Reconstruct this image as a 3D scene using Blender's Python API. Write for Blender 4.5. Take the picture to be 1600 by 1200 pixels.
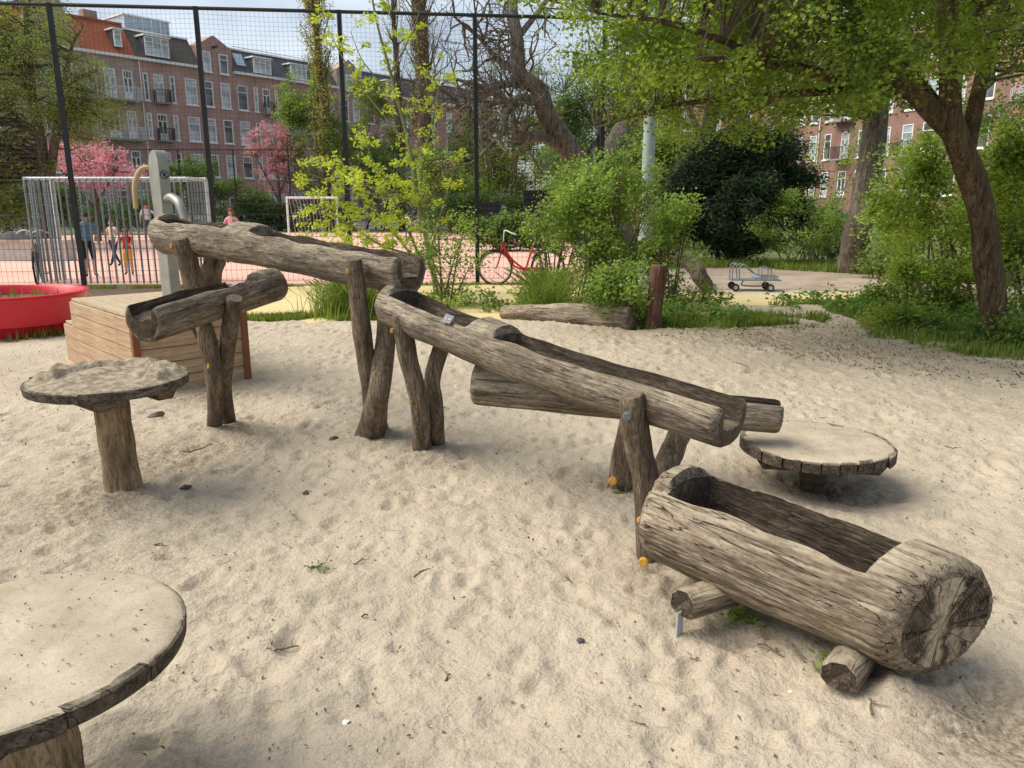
import bpy, bmesh, math, random
import numpy as np
from mathutils import Vector, Matrix, noise as mnoise

random.seed(7)
R = math.radians
for o in list(bpy.data.objects): bpy.data.objects.remove(o)
scene = bpy.context.scene
col = scene.collection

# ------------------------------------------------------------------ camera, sky, sun, exposure
EYE, PITCH, FPX = 1.6, R(13.2), 1200.0
cam_d = bpy.data.cameras.new('camera'); cam = bpy.data.objects.new('camera', cam_d); col.objects.link(cam)
cam.location = (0, 0, EYE); cam.rotation_euler = (R(90) - PITCH, 0, 0)
cam_d.sensor_width = 36; cam_d.lens = 27.0; cam_d.clip_start = .05; cam_d.clip_end = 600
scene.camera = cam

SUN_AZ, SUN_EL = R(270), R(50)          # azimuth clockwise from +Y: veiled sun, to the camera's left
world = bpy.data.worlds.new('World'); scene.world = world; world.use_nodes = True
wn = world.node_tree; wn.nodes.clear()
w_out = wn.nodes.new('ShaderNodeOutputWorld'); w_bg = wn.nodes.new('ShaderNodeBackground')
w_sky = wn.nodes.new('ShaderNodeTexSky'); w_sky.sky_type = 'NISHITA'; w_sky.sun_disc = False
w_sky.sun_elevation = SUN_EL; w_sky.sun_rotation = SUN_AZ; w_sky.air_density = 1.0; w_sky.dust_density = 1.5
w_tc = wn.nodes.new('ShaderNodeTexCoord'); w_no = wn.nodes.new('ShaderNodeTexNoise'); w_ra = wn.nodes.new('ShaderNodeValToRGB')
w_mp = wn.nodes.new('ShaderNodeMapping'); w_mp.inputs['Scale'].default_value = (1, 1, 2.6)
w_no.inputs['Scale'].default_value = 2.2; w_no.inputs['Detail'].default_value = 7
w_ra.color_ramp.elements[0].position = .42; w_ra.color_ramp.elements[1].position = .74; w_ra.color_ramp.elements[0].color = (.08, .08, .08, 1)
w_mx = wn.nodes.new('ShaderNodeMix'); w_mx.data_type = 'RGBA'
w_mx.inputs[7].default_value = (9.6, 10.3, 11.0, 1)                # thin bright cloud
wn.links.new(w_tc.outputs['Generated'], w_mp.inputs[0]); wn.links.new(w_mp.outputs[0], w_no.inputs['Vector'])
wn.links.new(w_no.outputs['Fac'], w_ra.inputs[0]); wn.links.new(w_ra.outputs[0], w_mx.inputs[0])
wn.links.new(w_sky.outputs[0], w_mx.inputs[6]); wn.links.new(w_mx.outputs[2], w_bg.inputs['Color'])
w_bg.inputs['Strength'].default_value = .082
wn.links.new(w_bg.outputs[0], w_out.inputs[0])
sun_d = bpy.data.lights.new('sun', 'SUN'); sun_d.energy = 3.1; sun_d.angle = R(50); sun_d.color = (1, .94, .83)
sun = bpy.data.objects.new('sun', sun_d); col.objects.link(sun)
sdir = Vector((math.sin(SUN_AZ) * math.cos(SUN_EL), math.cos(SUN_AZ) * math.cos(SUN_EL), math.sin(SUN_EL)))
sun.rotation_euler = sdir.to_track_quat('Z', 'Y').to_euler()
vs = scene.view_settings; vs.view_transform = 'Standard'; vs.look = 'None'; vs.gamma = 1; vs.exposure = 0.52
vs.use_curve_mapping = False
scene.render.engine = 'CYCLES'
scene.cycles.max_bounces = 6; scene.cycles.transparent_max_bounces = 6

# ------------------------------------------------------------------ layout helpers
CP, SP = math.cos(PITCH), math.sin(PITCH)
def ray(px, py):
    a = (px - 800) / FPX; b = (600 - py) / FPX
    return Vector((a, CP + b * SP, -SP + b * CP))
def at(px, py, Y):
    r = ray(px, py); t = Y / r.y
    return Vector((r.x * t, Y, EYE + r.z * t))
def gz(px, py, z=0):
    r = ray(px, py); t = (z - EYE) / r.z
    return Vector((r.x * t, r.y * t, z))

# ------------------------------------------------------------------ object helpers
def tag(o, label=None, cat=None, group=None, kind=None):
    if label: o['label'] = label
    if cat: o['category'] = cat
    if group: o['group'] = group
    if kind: o['kind'] = kind
    return o
def empty(name, loc=(0, 0, 0), rz=0):
    o = bpy.data.objects.new(name, None); col.objects.link(o)
    o.location = loc; o.rotation_euler = (0, 0, rz); o.empty_display_size = .1
    return o
def link(name, me, parent=None, mw=None):
    o = bpy.data.objects.new(name, me); col.objects.link(o)
    if mw is not None: o.matrix_world = mw           # geometry is given in world space unless mw places it
    if parent is not None:
        o.parent = parent; o.matrix_parent_inverse = pmat(parent).inverted()
    return o
def child(name, me, parent, loc=(0, 0, 0)):
    """a part given in its parent's own space"""
    o = bpy.data.objects.new(name, me); col.objects.link(o); o.parent = parent; o.location = loc; return o
def pmat(o):
    m = Matrix.LocRotScale(o.location, o.rotation_euler, o.scale)
    if o.parent: m = pmat(o.parent) @ o.matrix_parent_inverse @ m
    return m
class MB:
    """collects geometry of ONE mesh"""
    def __init__(s): s.v = []; s.f = []; s.m = []
    def add(s, v, f, mi=0):
        n = len(s.v); s.v += [tuple(q) for q in v]
        s.f += [tuple(i + n for i in q) for q in f]
        s.m += (mi if isinstance(mi, list) else [mi] * len(f)); return s
    def box(s, lo, hi, mi=0, M=None):
        x0, y0, z0 = lo; x1, y1, z1 = hi
        v = [(x0,y0,z0),(x1,y0,z0),(x1,y1,z0),(x0,y1,z0),(x0,y0,z1),(x1,y0,z1),(x1,y1,z1),(x0,y1,z1)]
        if M is not None: v = [M @ Vector(q) for q in v]
        return s.add(v, [(0,3,2,1),(4,5,6,7),(0,1,5,4),(1,2,6,5),(2,3,7,6),(3,0,4,7)], mi)
    def tube(s, pts, rad, n=8, mi=0, caps=True, wob=0, seed=0):
        pts = [Vector(p) for p in pts]
        if not isinstance(rad, (list, tuple)): rad = [rad] * len(pts)
        v = []; f = []; up = None
        for i, p in enumerate(pts):
            d = (pts[min(i + 1, len(pts) - 1)] - pts[max(i - 1, 0)])
            d = d.normalized() if d.length > 1e-9 else Vector((0, 0, 1))
            if up is None:
                up = Vector((0, 0, 1)) if abs(d.z) < .9 else Vector((1, 0, 0))
            sx = d.cross(up).normalized(); up = sx.cross(d).normalized()
            for k in range(n):
                a = 2 * math.pi * k / n
                rr = rad[i]
                if wob: rr *= 1 + wob * mnoise.noise(Vector((math.cos(a) * 1.3 + seed, math.sin(a) * 1.3, i * .35)))
                v.append(p + (sx * math.cos(a) + up * math.sin(a)) * rr)
        for i in range(len(pts) - 1):
            for k in range(n):
                a = i * n + k; b = i * n + (k + 1) % n
                f.append((a, b, b + n, a + n))
        if caps:
            f.append(tuple(range(n - 1, -1, -1))); f.append(tuple(range((len(pts) - 1) * n, len(pts) * n)))
        return s.add(v, f, mi)
    def lathe(s, prof, n=32, mi=0, c=(0, 0, 0)):
        v = []; f = []
        for (r, z) in prof:
            for k in range(n):
                a = 2 * math.pi * k / n; v.append((c[0] + r * math.cos(a), c[1] + r * math.sin(a), c[2] + z))
        for i in range(len(prof) - 1):
            for k in range(n):
                a = i * n + k; b = i * n + (k + 1) % n; f.append((a, b, b + n, a + n))
        f.append(tuple(range(n - 1, -1, -1))); f.append(tuple(range((len(prof) - 1) * n, len(prof) * n)))
        return s.add(v, f, mi)
    def mesh(s, name, mats, smooth=None):
        me = bpy.data.meshes.new(name); me.from_pydata(s.v, [], s.f)
        for m in (mats if isinstance(mats, (list, tuple)) else [mats]): me.materials.append(m)
        if any(s.m): me.polygons.foreach_set('material_index', s.m)
        if smooth is not None:
            me.polygons.foreach_set('use_smooth', [True] * len(me.polygons)); me.set_sharp_from_angle(angle=R(smooth))
        me.update(); return me
    def build(s, name, mats, parent=None, mw=None, smooth=None):
        return link(name, s.mesh(name, mats, smooth), parent, mw)
def quick_mesh(name, V, F, mats, mi=None, smooth=False):
    """numpy arrays: V (n,3), F (m,k) all faces of k corners"""
    me = bpy.data.meshes.new(name); V = np.asarray(V, np.float32); F = np.asarray(F, np.int32); k = F.shape[1]
    me.vertices.add(len(V)); me.vertices.foreach_set('co', V.ravel())
    me.loops.add(F.size); me.loops.foreach_set('vertex_index', F.ravel())
    me.polygons.add(len(F)); me.polygons.foreach_set('loop_start', np.arange(0, F.size, k, dtype=np.int32))
    for m in (mats if isinstance(mats, (list, tuple)) else [mats]): me.materials.append(m)
    if mi is not None: me.polygons.foreach_set('material_index', np.asarray(mi, np.int32))
    me.polygons.foreach_set('use_smooth', np.full(len(F), smooth, dtype=bool))
    me.update(calc_edges=True); me.validate(); return me
def copy_tree(o, parent=None):
    c = o.copy(); col.objects.link(c)
    if parent is not None: c.parent = parent
    for ch in [q for q in bpy.data.objects if q.parent == o]: copy_tree(ch, c)
    return c
def frame_x(p0, p1):
    """matrix whose X axis runs p0 -> p1, Z up as far as possible"""
    x = (p1 - p0).normalized(); y = Vector((0, 0, 1)).cross(x).normalized(); z = x.cross(y)
    m = Matrix.Identity(4)
    for i in range(3): m[i][0] = x[i]; m[i][1] = y[i]; m[i][2] = z[i]; m[i][3] = p0[i]
    return m
def spline(pts, k=6):
    pts = [Vector(p) for p in pts]; out = []
    P = [pts[0] * 2 - pts[1]] + pts + [pts[-1] * 2 - pts[-2]]
    for i in range(1, len(P) - 2):
        for j in range(k):
            t = j / k; a, b, c, d = P[i - 1], P[i], P[i + 1], P[i + 2]
            out.append(.5 * ((2 * b) + (c - a) * t + (2 * a - 5 * b + 4 * c - d) * t * t + (3 * b - a - 3 * c + d) * t ** 3))
    out.append(pts[-1]); return out
def lerps(vals, n):
    return [float(q) for q in np.interp(np.linspace(0, 1, n), np.linspace(0, 1, len(vals)), vals)]

# numpy value noise ------------------------------------------------
def vnoise(x, y, seed=0):
    rs = np.random.RandomState(seed); T = rs.rand(256, 256)
    xi = np.floor(x).astype(int); yi = np.floor(y).astype(int); fx = x - xi; fy = y - yi
    fx = fx * fx * (3 - 2 * fx); fy = fy * fy * (3 - 2 * fy)
    g = lambda a, b: T[a & 255, b & 255]
    return (g(xi, yi) * (1 - fx) + g(xi + 1, yi) * fx) * (1 - fy) + (g(xi, yi + 1) * (1 - fx) + g(xi + 1, yi + 1) * fx) * fy - .5

# ------------------------------------------------------------------ materials
class NT:
    def __init__(s, name):
        s.m = bpy.data.materials.new(name); s.m.use_nodes = True; s.t = s.m.node_tree; s.t.nodes.clear()
        s.out = s.n('OutputMaterial'); s.p = s.n('BsdfPrincipled'); s.l(s.p.outputs[0], s.out.inputs[0])
        s.tc = s.n('TexCoord')
    def n(s, t, **k):
        q = s.t.nodes.new('ShaderNode' + t)
        for a, b in k.items(): setattr(q, a, b)
        return q
    def l(s, a, b): s.t.links.new(a, b)
    def mapping(s, scale, coord='Object'):
        q = s.n('Mapping'); q.inputs['Scale'].default_value = scale; s.l(s.tc.outputs[coord], q.inputs[0]); return q.outputs[0]
    def noise(s, vec, scale, detail=4, rough=.55):
        q = s.n('TexNoise'); q.inputs['Scale'].default_value = scale; q.inputs['Detail'].default_value = detail
        q.inputs['Roughness'].default_value = rough
        if vec is not None: s.l(vec, q.inputs['Vector'])
        return q.outputs['Fac']
    def ramp(s, fac, stops):
        q = s.n('ValToRGB'); e = q.color_ramp.elements
        while len(e) < len(stops): e.new(.5)
        for i, (p, c) in enumerate(stops):
            e[i].position = p; e[i].color = (*c, 1) if isinstance(c, tuple) else (c, c, c, 1)
        s.l(fac, q.inputs[0]); return q.outputs[0]
    def mix(s, fac, a, b, mode='MIX'):
        q = s.n('Mix', data_type='RGBA', blend_type=mode)
        for v, i in ((fac, 0), (a, 6), (b, 7)):
            if hasattr(v, 'links'): s.l(v, q.inputs[i])
            else: q.inputs[i].default_value = v if i == 0 else (*v, 1)
        return q.outputs[2]
    def math(s, op, a, b=None):
        q = s.n('Math', operation=op)
        for v, i in ((a, 0), (b, 1)):
            if v is None: continue
            if hasattr(v, 'links'): s.l(v, q.inputs[i])
            else: q.inputs[i].default_value = v
        return q.outputs[0]
    def bump(s, h, strength=.3, dist=.02, prev=None):
        q = s.n('Bump'); q.inputs['Strength'].default_value = strength; q.inputs['Distance'].default_value = dist
        s.l(h, q.inputs['Height'])
        if prev is not None: s.l(prev, q.inputs['Normal'])
        return q.outputs[0]
    def done(s, colr=None, rough=.8, nrm=None, metal=0, spec=.3):
        p = s.p
        if colr is not None:
            if hasattr(colr, 'links'): s.l(colr, p.inputs['Base Color'])
            else: p.inputs['Base Color'].default_value = (*colr, 1)
        if hasattr(rough, 'links'): s.l(rough, p.inputs['Roughness'])
        else: p.inputs['Roughness'].default_value = rough
        p.inputs['Metallic'].default_value = metal; p.inputs['Specular IOR Level'].default_value = spec
        if nrm is not None: s.l(nrm, p.inputs['Normal'])
        return s.m

def plain(name, c, rough=.6, metal=0, var=.15, scale=6, spec=.3):
    q = NT(name); f = q.noise(q.mapping((1, 1, 1)), scale, 5)
    a = tuple(max(0, x * (1 - var)) for x in c); b = tuple(min(1, x * (1 + var)) for x in c)
    return q.done(q.ramp(f, [(.3, a), (.7, b)]), rough, q.bump(f, .06, .01), metal, spec)

def wood(name, axis, dark, mid, light, grain=1.0, crack=.5, sand=0.0, stain=.5, cs=21):
    q = NT(name)
    sc = {'x': (.13, 1, 1), 'z': (1, 1, .13), 'y': (1, .13, 1)}[axis]
    mv = q.mapping(sc); big = q.noise(q.mapping((1, 1, 1)), 3.5, 5, .6); fine = q.noise(mv, 120 * grain, 5, .7); med = q.noise(mv, 26 * grain, 3, .6)
    g = q.math('ADD', q.math('MULTIPLY', fine, .55), q.math('MULTIPLY', med, .45))
    c = q.ramp(g, [(.38, dark), (.5, mid), (.62, light)])
    blot = q.ramp(big, [(.34, 1.0), (.58, 0.0)])
    c = q.mix(q.math('MULTIPLY', blot, stain), c, tuple(x * .42 for x in mid))
    fleck = q.noise(q.mapping({'x': (.4, 1, 1), 'z': (1, 1, .4), 'y': (1, .4, 1)}[axis]), 85, 4, .75)
    c = q.mix(q.math('MULTIPLY', q.ramp(fleck, [(.52, 0.0), (.62, 1.0)]), .6 * min(1, stain * 2)), c, dark)
    # drying cracks: thin dark lines along the grain
    cv = q.noise(q.mapping({'x': (.045, 1, 1), 'z': (1, 1, .045), 'y': (1, .045, 1)}[axis]), cs * grain, 2, .4)
    line = q.math('ABSOLUTE', q.math('SUBTRACT', cv, .5))
    lin = q.ramp(line, [(.0, 1.0), (.016, 0.0)])
    cm = q.math('MULTIPLY', lin, crack)
    c = q.mix(cm, c, tuple(x * .3 for x in dark))
    if sand:
        ge = q.n('NewGeometry'); sp = q.n('SeparateXYZ'); q.l(ge.outputs['Normal'], sp.inputs[0])
        up = q.ramp(sp.outputs['Z'], [(.35, 0.0), (.95, 1.0)])
        sn = q.ramp(q.noise(q.mapping((1, 1, 1)), 9, 6, .7), [(.38, 0.0), (.6, 1.0)])
        c = q.mix(q.math('MULTIPLY', q.math('MULTIPLY', up, sn), sand), c, (.50, .42, .29))
    h = q.math('SUBTRACT', g, q.math('MULTIPLY', lin, .9 * crack))
    return q.done(c, .85, q.bump(h, .9, .014), 0, .2)

M = {}
M['log'] = wood('weathered log bark-free oak', 'x', (.080, .062, .045), (.235, .187, .137), (.43, .36, .275), .8, .6, .6, .6, 34)
M['log_big'] = wood('cracked grey oak', 'x', (.085, .062, .043), (.25, .195, .138), (.44, .36, .27), .6, 1.0, .85, .45, 52)
M['leg'] = wood('weathered oak pole', 'z', (.065, .046, .031), (.185, .137, .093), (.34, .265, .19), .9, .35, .2, .6)
M['wet'] = NT('damp dark wood')  # damp tone, also paints shade on trough ends and the low table post
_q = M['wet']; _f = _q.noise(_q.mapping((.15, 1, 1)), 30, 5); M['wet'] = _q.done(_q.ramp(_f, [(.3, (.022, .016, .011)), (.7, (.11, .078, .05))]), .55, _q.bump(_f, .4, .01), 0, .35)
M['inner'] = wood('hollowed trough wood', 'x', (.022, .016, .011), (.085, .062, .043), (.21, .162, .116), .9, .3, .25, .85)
M['endgrain'] = wood('dark end grain', 'y', (.02, .015, .011), (.06, .044, .031), (.16, .12, .085), .5, .5, .35, .7)
M['endsand'] = wood('sandy end grain', 'y', (.04, .03, .021), (.24, .187, .13), (.56, .47, .34), .16, .8, .4, .55)
q = NT('sawn sandy log end'); sp = q.n('SeparateXYZ'); q.l(q.tc.outputs['Object'], sp.inputs[0]); co = q.mapping((1, 1, 1)); big = q.noise(co, 7, 5, .65); mid = q.noise(co, 30, 4, .65)
wv = q.n('TexWave', wave_type='RINGS', rings_direction='X'); wv.inputs['Scale'].default_value = 26; wv.inputs['Distortion'].default_value = 2.2; wv.inputs['Detail Scale'].default_value = 1.4; q.l(co, wv.inputs['Vector'])
c = q.mix(.3, q.ramp(mid, [(.36, (.035, .027, .02)), (.64, (.15, .118, .085))]), q.ramp(wv.outputs['Fac'], [(.2, (.03, .023, .017)), (.8, (.17, .135, .1))]))
ang = q.math('ARCTAN2', sp.outputs['Z'], sp.outputs['Y']); cb_ = q.n('CombineXYZ'); q.l(q.math('MULTIPLY', ang, 1.6), cb_.inputs[0]); q.l(q.math('MULTIPLY', big, .5), cb_.inputs[1])
ck = q.ramp(q.math('ABSOLUTE', q.math('SUBTRACT', q.noise(cb_.outputs[0], 2.2, 1, .4), .5)), [(.0, 1.0), (.022, 0.0)])
st = q.math('ABSOLUTE', q.math('ADD', q.math('ADD', sp.outputs['Y'], .02), q.math('MULTIPLY', q.math('SUBTRACT', big, .5), .32)))
sd = q.math('MAXIMUM', q.ramp(st, [(.02, 1.0), (.055, 0.0)]), q.ramp(big, [(.54, 0.0), (.62, .75)]))
c = q.mix(q.math('MULTIPLY', sd, q.ramp(mid, [(.3, .5), (.55, 1.0)])), c, (.47, .39, .28)); c = q.mix(q.math('MULTIPLY', ck, .9), c, (.012, .009, .007))
M['endcut'] = q.done(c, .9, q.bump(q.math('SUBTRACT', mid, ck), .7, .015), 0, .15)
M['larch'] = wood('new larch plank', 'x', (.37, .235, .135), (.49, .335, .21), (.58, .425, .285), 1.0, .15, .3, .15)
M['larch_dark'] = plain('reddish corner batten', (.22, .085, .035), .7)
M['deck'] = wood('sandy deck board', 'x', (.36, .26, .16), (.52, .40, .27), (.60, .48, .34), 1, .2, .8, .1)
M['slat'] = wood('grey table plank', 'x', (.045, .034, .026), (.13, .10, .075), (.25, .205, .155), 1, .6, .55, .6)
M['post'] = wood('table post wood', 'z', (.12, .075, .04), (.31, .215, .125), (.43, .32, .2), .8, .35, .0, .6)
M['redpost'] = wood('reddish bark post', 'z', (.055, .027, .018), (.17, .085, .056), (.30, .18, .125), 1.1, .6, .25, .6)
M['bark'] = wood('grey brown bark', 'z', (.05, .039, .028), (.135, .108, .078), (.25, .208, .155), .55, .8, 0, .5)
M['bark_shade'] = wood('brown maple bark', 'z', (.04, .026, .014), (.13, .085, .048), (.24, .165, .10), .6, .7, 0, .5)
M['bark_pale'] = wood('pale willow bark', 'z', (.07, .056, .042), (.19, .157, .12), (.31, .268, .21), .5, .8, 0, .5)
M['twig'] = plain('thin twig bark', (.13, .10, .068), .9)
M['stem'] = plain('greenish young stem', (.20, .21, .09), .8)
M['steel'] = plain('stainless steel', (.33, .322, .288), .45, .4, .2)
M['galv'] = plain('galvanised steel', (.44, .47, .49), .5, .35, .2)
M['galv_d'] = plain('dull galvanised bar', (.26, .28, .30), .6, .2, .2)
M['galv_l'] = plain('light galvanised steel', (.66, .68, .69), .5, .2, .15)
M['white'] = plain('white paint', (.78, .78, .76), .5, 0, .05)
M['black'] = plain('anthracite coated steel', (.018, .021, .024), .5, 0, .2)
M['rubber'] = plain('black tyre rubber', (.02, .02, .022), .75)
M['redpl'] = plain('red polyester planter', (.62, .012, .03), .35, 0, .1, 2, .5)
M['redpaint'] = plain('red bicycle paint', (.55, .02, .025), .3, 0, .08, 5, .5)
M['yellow'] = plain('faded yellow plastic cap', (.58, .31, .045), .6, 0, .35, 60)
M['cap_dim'] = plain('worn orange cap', (.34, .19, .05), .8, 0, .4, 60)
M['lamp'] = plain('grey green mast paint', (.36, .41, .40), .5, .1, .1)
M['ochre'] = plain('ash wood handle', (.50, .36, .2), .6)
M['cloth_grey'] = plain('grey cloth', (.10, .09, .10), .9)
M['soil'] = plain('brown leaf mulch', (.13, .085, .055), .95, 0, .5, 14)
M['concrete'] = plain('pale concrete', (.50, .47, .42), .85, 0, .15, 8)
M['plate'] = plain('aluminium plate', (.17, .17, .175), .7, .1, .4, 60)
M['bluepl'] = plain('blue plastic', (.18, .32, .55), .5)
M['water'] = NT('shallow water'); M['water'] = M['water'].done((.10, .09, .075), .06, None, 0, .6)
M['container'] = plain('dark blue grey container paint', (.018, .022, .03), .5)

# sand -------------------------------------------------------------
q = NT('play sand'); co = q.mapping((1, 1, 1))
f1 = q.noise(co, 1.1, 5, .6); f2 = q.noise(co, 260, 3, .7); f3 = q.noise(co, 38, 4, .65); f4 = q.noise(co, 90, 2, .6)
c = q.ramp(f1, [(.3, (.46, .382, .280)), (.7, (.585, .495, .372))])
c = q.mix(.30, c, q.ramp(f2, [(.3, (.17, .13, .09)), (.7, (.80, .69, .53))]))
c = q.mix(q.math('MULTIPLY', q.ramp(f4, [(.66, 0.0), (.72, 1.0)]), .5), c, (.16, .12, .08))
dirt = q.n('Attribute', attribute_name='damp')  # mask of wet spots and painted shade on the sand
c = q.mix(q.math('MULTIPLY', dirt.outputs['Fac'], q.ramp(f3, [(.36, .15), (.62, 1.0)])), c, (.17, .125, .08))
b = q.bump(q.noise(co, 15, 3, .6), .55, .035); b = q.bump(f3, .7, .02, b); b = q.bump(f2, .5, .005, b)
M['sand'] = q.done(c, .95, b, 0, .15)
q = NT('damp sand'); co = q.mapping((1, 1, 1)); f2 = q.noise(co, 230, 3, .7); f3 = q.noise(co, 22, 5, .7)
c = q.ramp(f3, [(.42, (.11, .08, .052)), (.55, (.30, .24, .165)), (.68, (.48, .40, .295))])
c = q.mix(.25, c, q.ramp(f2, [(.3, (.2, .15, .1)), (.7, (.9, .78, .58))]))
b = q.bump(f3, .6, .02); b = q.bump(f2, .4, .005, b)
M['sand_damp'] = q.done(c, .9, b, 0, .2)
q = NT('fine dry table sand'); co = q.mapping((1, 1, 1)); f1 = q.noise(co, 5, 5, .65); f2 = q.noise(co, 240, 3, .7); f3 = q.noise(q.mapping((.35, 1, 1)), 22, 4, .6)
c = q.ramp(f1, [(.32, (.33, .265, .185)), (.66, (.53, .447, .33))]); c = q.mix(q.math('MULTIPLY', q.ramp(q.noise(co, 70, 3, .6), [(.62, 0.0), (.68, 1.0)]), .5), c, (.17, .125, .085)); c = q.mix(.24, c, q.ramp(f2, [(.3, (.2, .15, .1)), (.7, (.85, .74, .56))]))
M['sand_fine'] = q.done(c, .95, q.bump(f2, .4, .004, q.bump(f3, .6, .016)), 0, .15)

def ground(name, stops, s1, s2, bmp=.3, speck=None):
    q = NT(name); co = q.mapping((1, 1, 1)); a = q.noise(co, s1, 5, .6); b_ = q.noise(co, s2, 4, .65)
    c = q.ramp(q.math('ADD', q.math('MULTIPLY', a, .55), q.math('MULTIPLY', b_, .45)), stops)
    if speck: c = q.mix(q.ramp(q.noise(co, speck[0], 2), [(.62, 0.0), (.67, 1.0)]), c, speck[1])
    return q.done(c, .93, q.bump(b_, bmp, .02), 0, .15)
M['turf'] = ground('grass and soil', [(.35, (.07, .075, .03)), (.5, (.12, .15, .05)), (.66, (.17, .2, .08))], .8, 14)
M['court'] = ground('salmon sports court', [(.35, (.70, .40, .31)), (.65, (.80, .50, .40))], .3, 40, .1)
M['rubberpath'] = ground('ochre yellow path', [(.3, (.60, .47, .22)), (.7, (.76, .62, .33))], .5, 60, .2, (25, (.5, .4, .24)))
M['dirt'] = ground('brown bark chip soil', [(.34, (.24, .17, .12)), (.5, (.42, .33, .25)), (.68, (.56, .46, .36))], 1.2, 24, .6)
M['pale'] = ground('pale trodden sand path', [(.3, (.52, .45, .33)), (.7, (.66, .58, .45))], .7, 30, .3, (40, (.3, .24, .17)))
M['street'] = ground('grey street', [(.3, (.10, .10, .10)), (.7, (.16, .155, .15))], .3, 20)

# leaves -----------------------------------------------------------
def leaf(name, cols, trans=.45, rough=.55):
    q = NT(name); ge = q.n('NewGeometry')
    c = q.ramp(ge.outputs['Random Per Island'], [(i / (len(cols) - 1), k) for i, k in enumerate(cols)])
    big = q.noise(q.mapping((1, 1, 1)), 1.6, 3)
    c = q.mix(.5, c, q.ramp(big, [(.35, tuple(x * .72 for x in cols[0])), (.65, tuple(min(1, x * 1.18) for x in cols[-1]))]))
    q.done(c, rough, None, 0, .3)
    tr = q.n('BsdfTranslucent'); mx = q.n('MixShader'); mx.inputs[0].default_value = trans
    q.l(q.mix(1, c, (1.25, 1.3, .7), 'MULTIPLY'), tr.inputs[0]); q.l(q.p.outputs[0], mx.inputs[1]); q.l(tr.outputs[0], mx.inputs[2]); q.l(mx.outputs[0], q.out.inputs[0])
    return q.m
M['maple'] = leaf('field maple leaf', [(.045, .095, .014), (.13, .22, .03), (.22, .33, .05), (.42, .50, .09)], 0.5)
M['lime'] = leaf('yellow green young leaf', [(.30, .38, .03), (.44, .52, .06), (.58, .64, .12)], 0.5)
M['bush'] = leaf('fresh shrub leaf', [(.05, .11, .018), (.16, .27, .042), (.24, .36, .07), (.44, .54, .15)], 0.48)
M['hedge'] = leaf('mid green hedge leaf', [(.04, .085, .018), (.11, .19, .04), (.24, .34, .09)], 0.45)
M['darkhedge'] = leaf('deep green leaf', [(.035, .075, .02), (.065, .12, .03), (.11, .175, .05)], 0.4)
M['yew'] = leaf('dark yew needles', [(.012, .028, .012), (.026, .052, .022), (.06, .10, .045)], .2)
M['olive'] = leaf('soft olive spring leaf', [(.11, .16, .03), (.23, .29, .06), (.36, .42, .12)], 0.48)
M['poplar'] = leaf('yellow poplar bud leaf', [(.30, .27, .07), (.38, .37, .10), (.46, .45, .14)], 0.45)
M['pink'] = leaf('pink blossom', [(.56, .14, .34), (.74, .30, .52), (.88, .58, .74)], .35)
M['mauve'] = leaf('mauve pink blossom', [(.42, .15, .26), (.56, .26, .37), (.66, .40, .48)], 0.4)
M['grass'] = leaf('grass blade', [(.09, .14, .018), (.17, .245, .035), (.29, .35, .08)], .4)
M['weed'] = leaf('broad weed leaf', [(.07, .145, .028), (.13, .23, .045), (.21, .32, .08)], 0.45)
M['rust'] = leaf('brown young leaf', [(.16, .09, .04), (.23, .15, .06), (.22, .22, .06)], .4)
M['litter'] = leaf('dry leaf crumbs', [(.05, .035, .022), (.12, .085, .055), (.22, .16, .10)], .1)

# buildings --------------------------------------------------------
def brick(name, c1, c2, mortar):
    q = NT(name); b = q.n('TexBrick'); mp = q.n('Mapping'); q.l(q.tc.outputs['Object'], mp.inputs[0]); mp.inputs['Rotation'].default_value = (R(90), 0, 0)
    q.l(mp.outputs[0], b.inputs['Vector']); b.inputs['Color1'].default_value = (*c1, 1); b.inputs['Color2'].default_value = (*c2, 1); b.inputs['Mortar'].default_value = (*mortar, 1)
    b.inputs['Scale'].default_value = 1; b.inputs['Brick Width'].default_value = .22; b.inputs['Row Height'].default_value = .065; b.inputs['Mortar Size'].default_value = .008
    n_ = q.noise(q.mapping((1, 1, 1)), .7, 6, .65)
    c = q.mix(.55, b.outputs['Color'], q.ramp(n_, [(.3, tuple(x * .6 for x in c1)), (.7, tuple(x * 1.25 for x in c2))]))
    return q.done(c, .9, None, 0, .15)
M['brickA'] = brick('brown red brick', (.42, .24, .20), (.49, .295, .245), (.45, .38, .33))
M['brickD'] = brick('dark red brick', (.27, .145, .115), (.33, .19, .15), (.33, .27, .23))  # brick itself darker, for the right hand terrace
M['brickB'] = brick('grey brown brick', (.41, .30, .25), (.47, .355, .295), (.45, .38, .33))
M['brickC'] = brick('orange red brick', (.44, .21, .14), (.50, .26, .18), (.42, .33, .27))
M['slate'] = plain('dark slate roof', (.085, .088, .10), .7, 0, .25, 3)
M['slate_b'] = plain('brown grey bitumen roof', (.10, .088, .075), .8, 0, .2, 3)
q = NT('orange clay tile'); _w = q.n('TexWave', wave_type='BANDS', bands_direction='Z'); _w.inputs['Scale'].default_value = 1.6; q.l(q.tc.outputs['Object'], _w.inputs[0])
M['tile'] = q.done(q.mix(.55, q.ramp(_w.outputs['Fac'], [(.0, (.16, .045, .025)), (.45, (.48, .14, .07))]), q.ramp(q.noise(q.mapping((1, 1, 1)), 4, 4), [(.3, (.34, .09, .045)), (.7, (.5, .17, .09))])), .8)
M['trim'] = plain('white window paint', (.84, .83, .79), .5, 0, .06)
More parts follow.
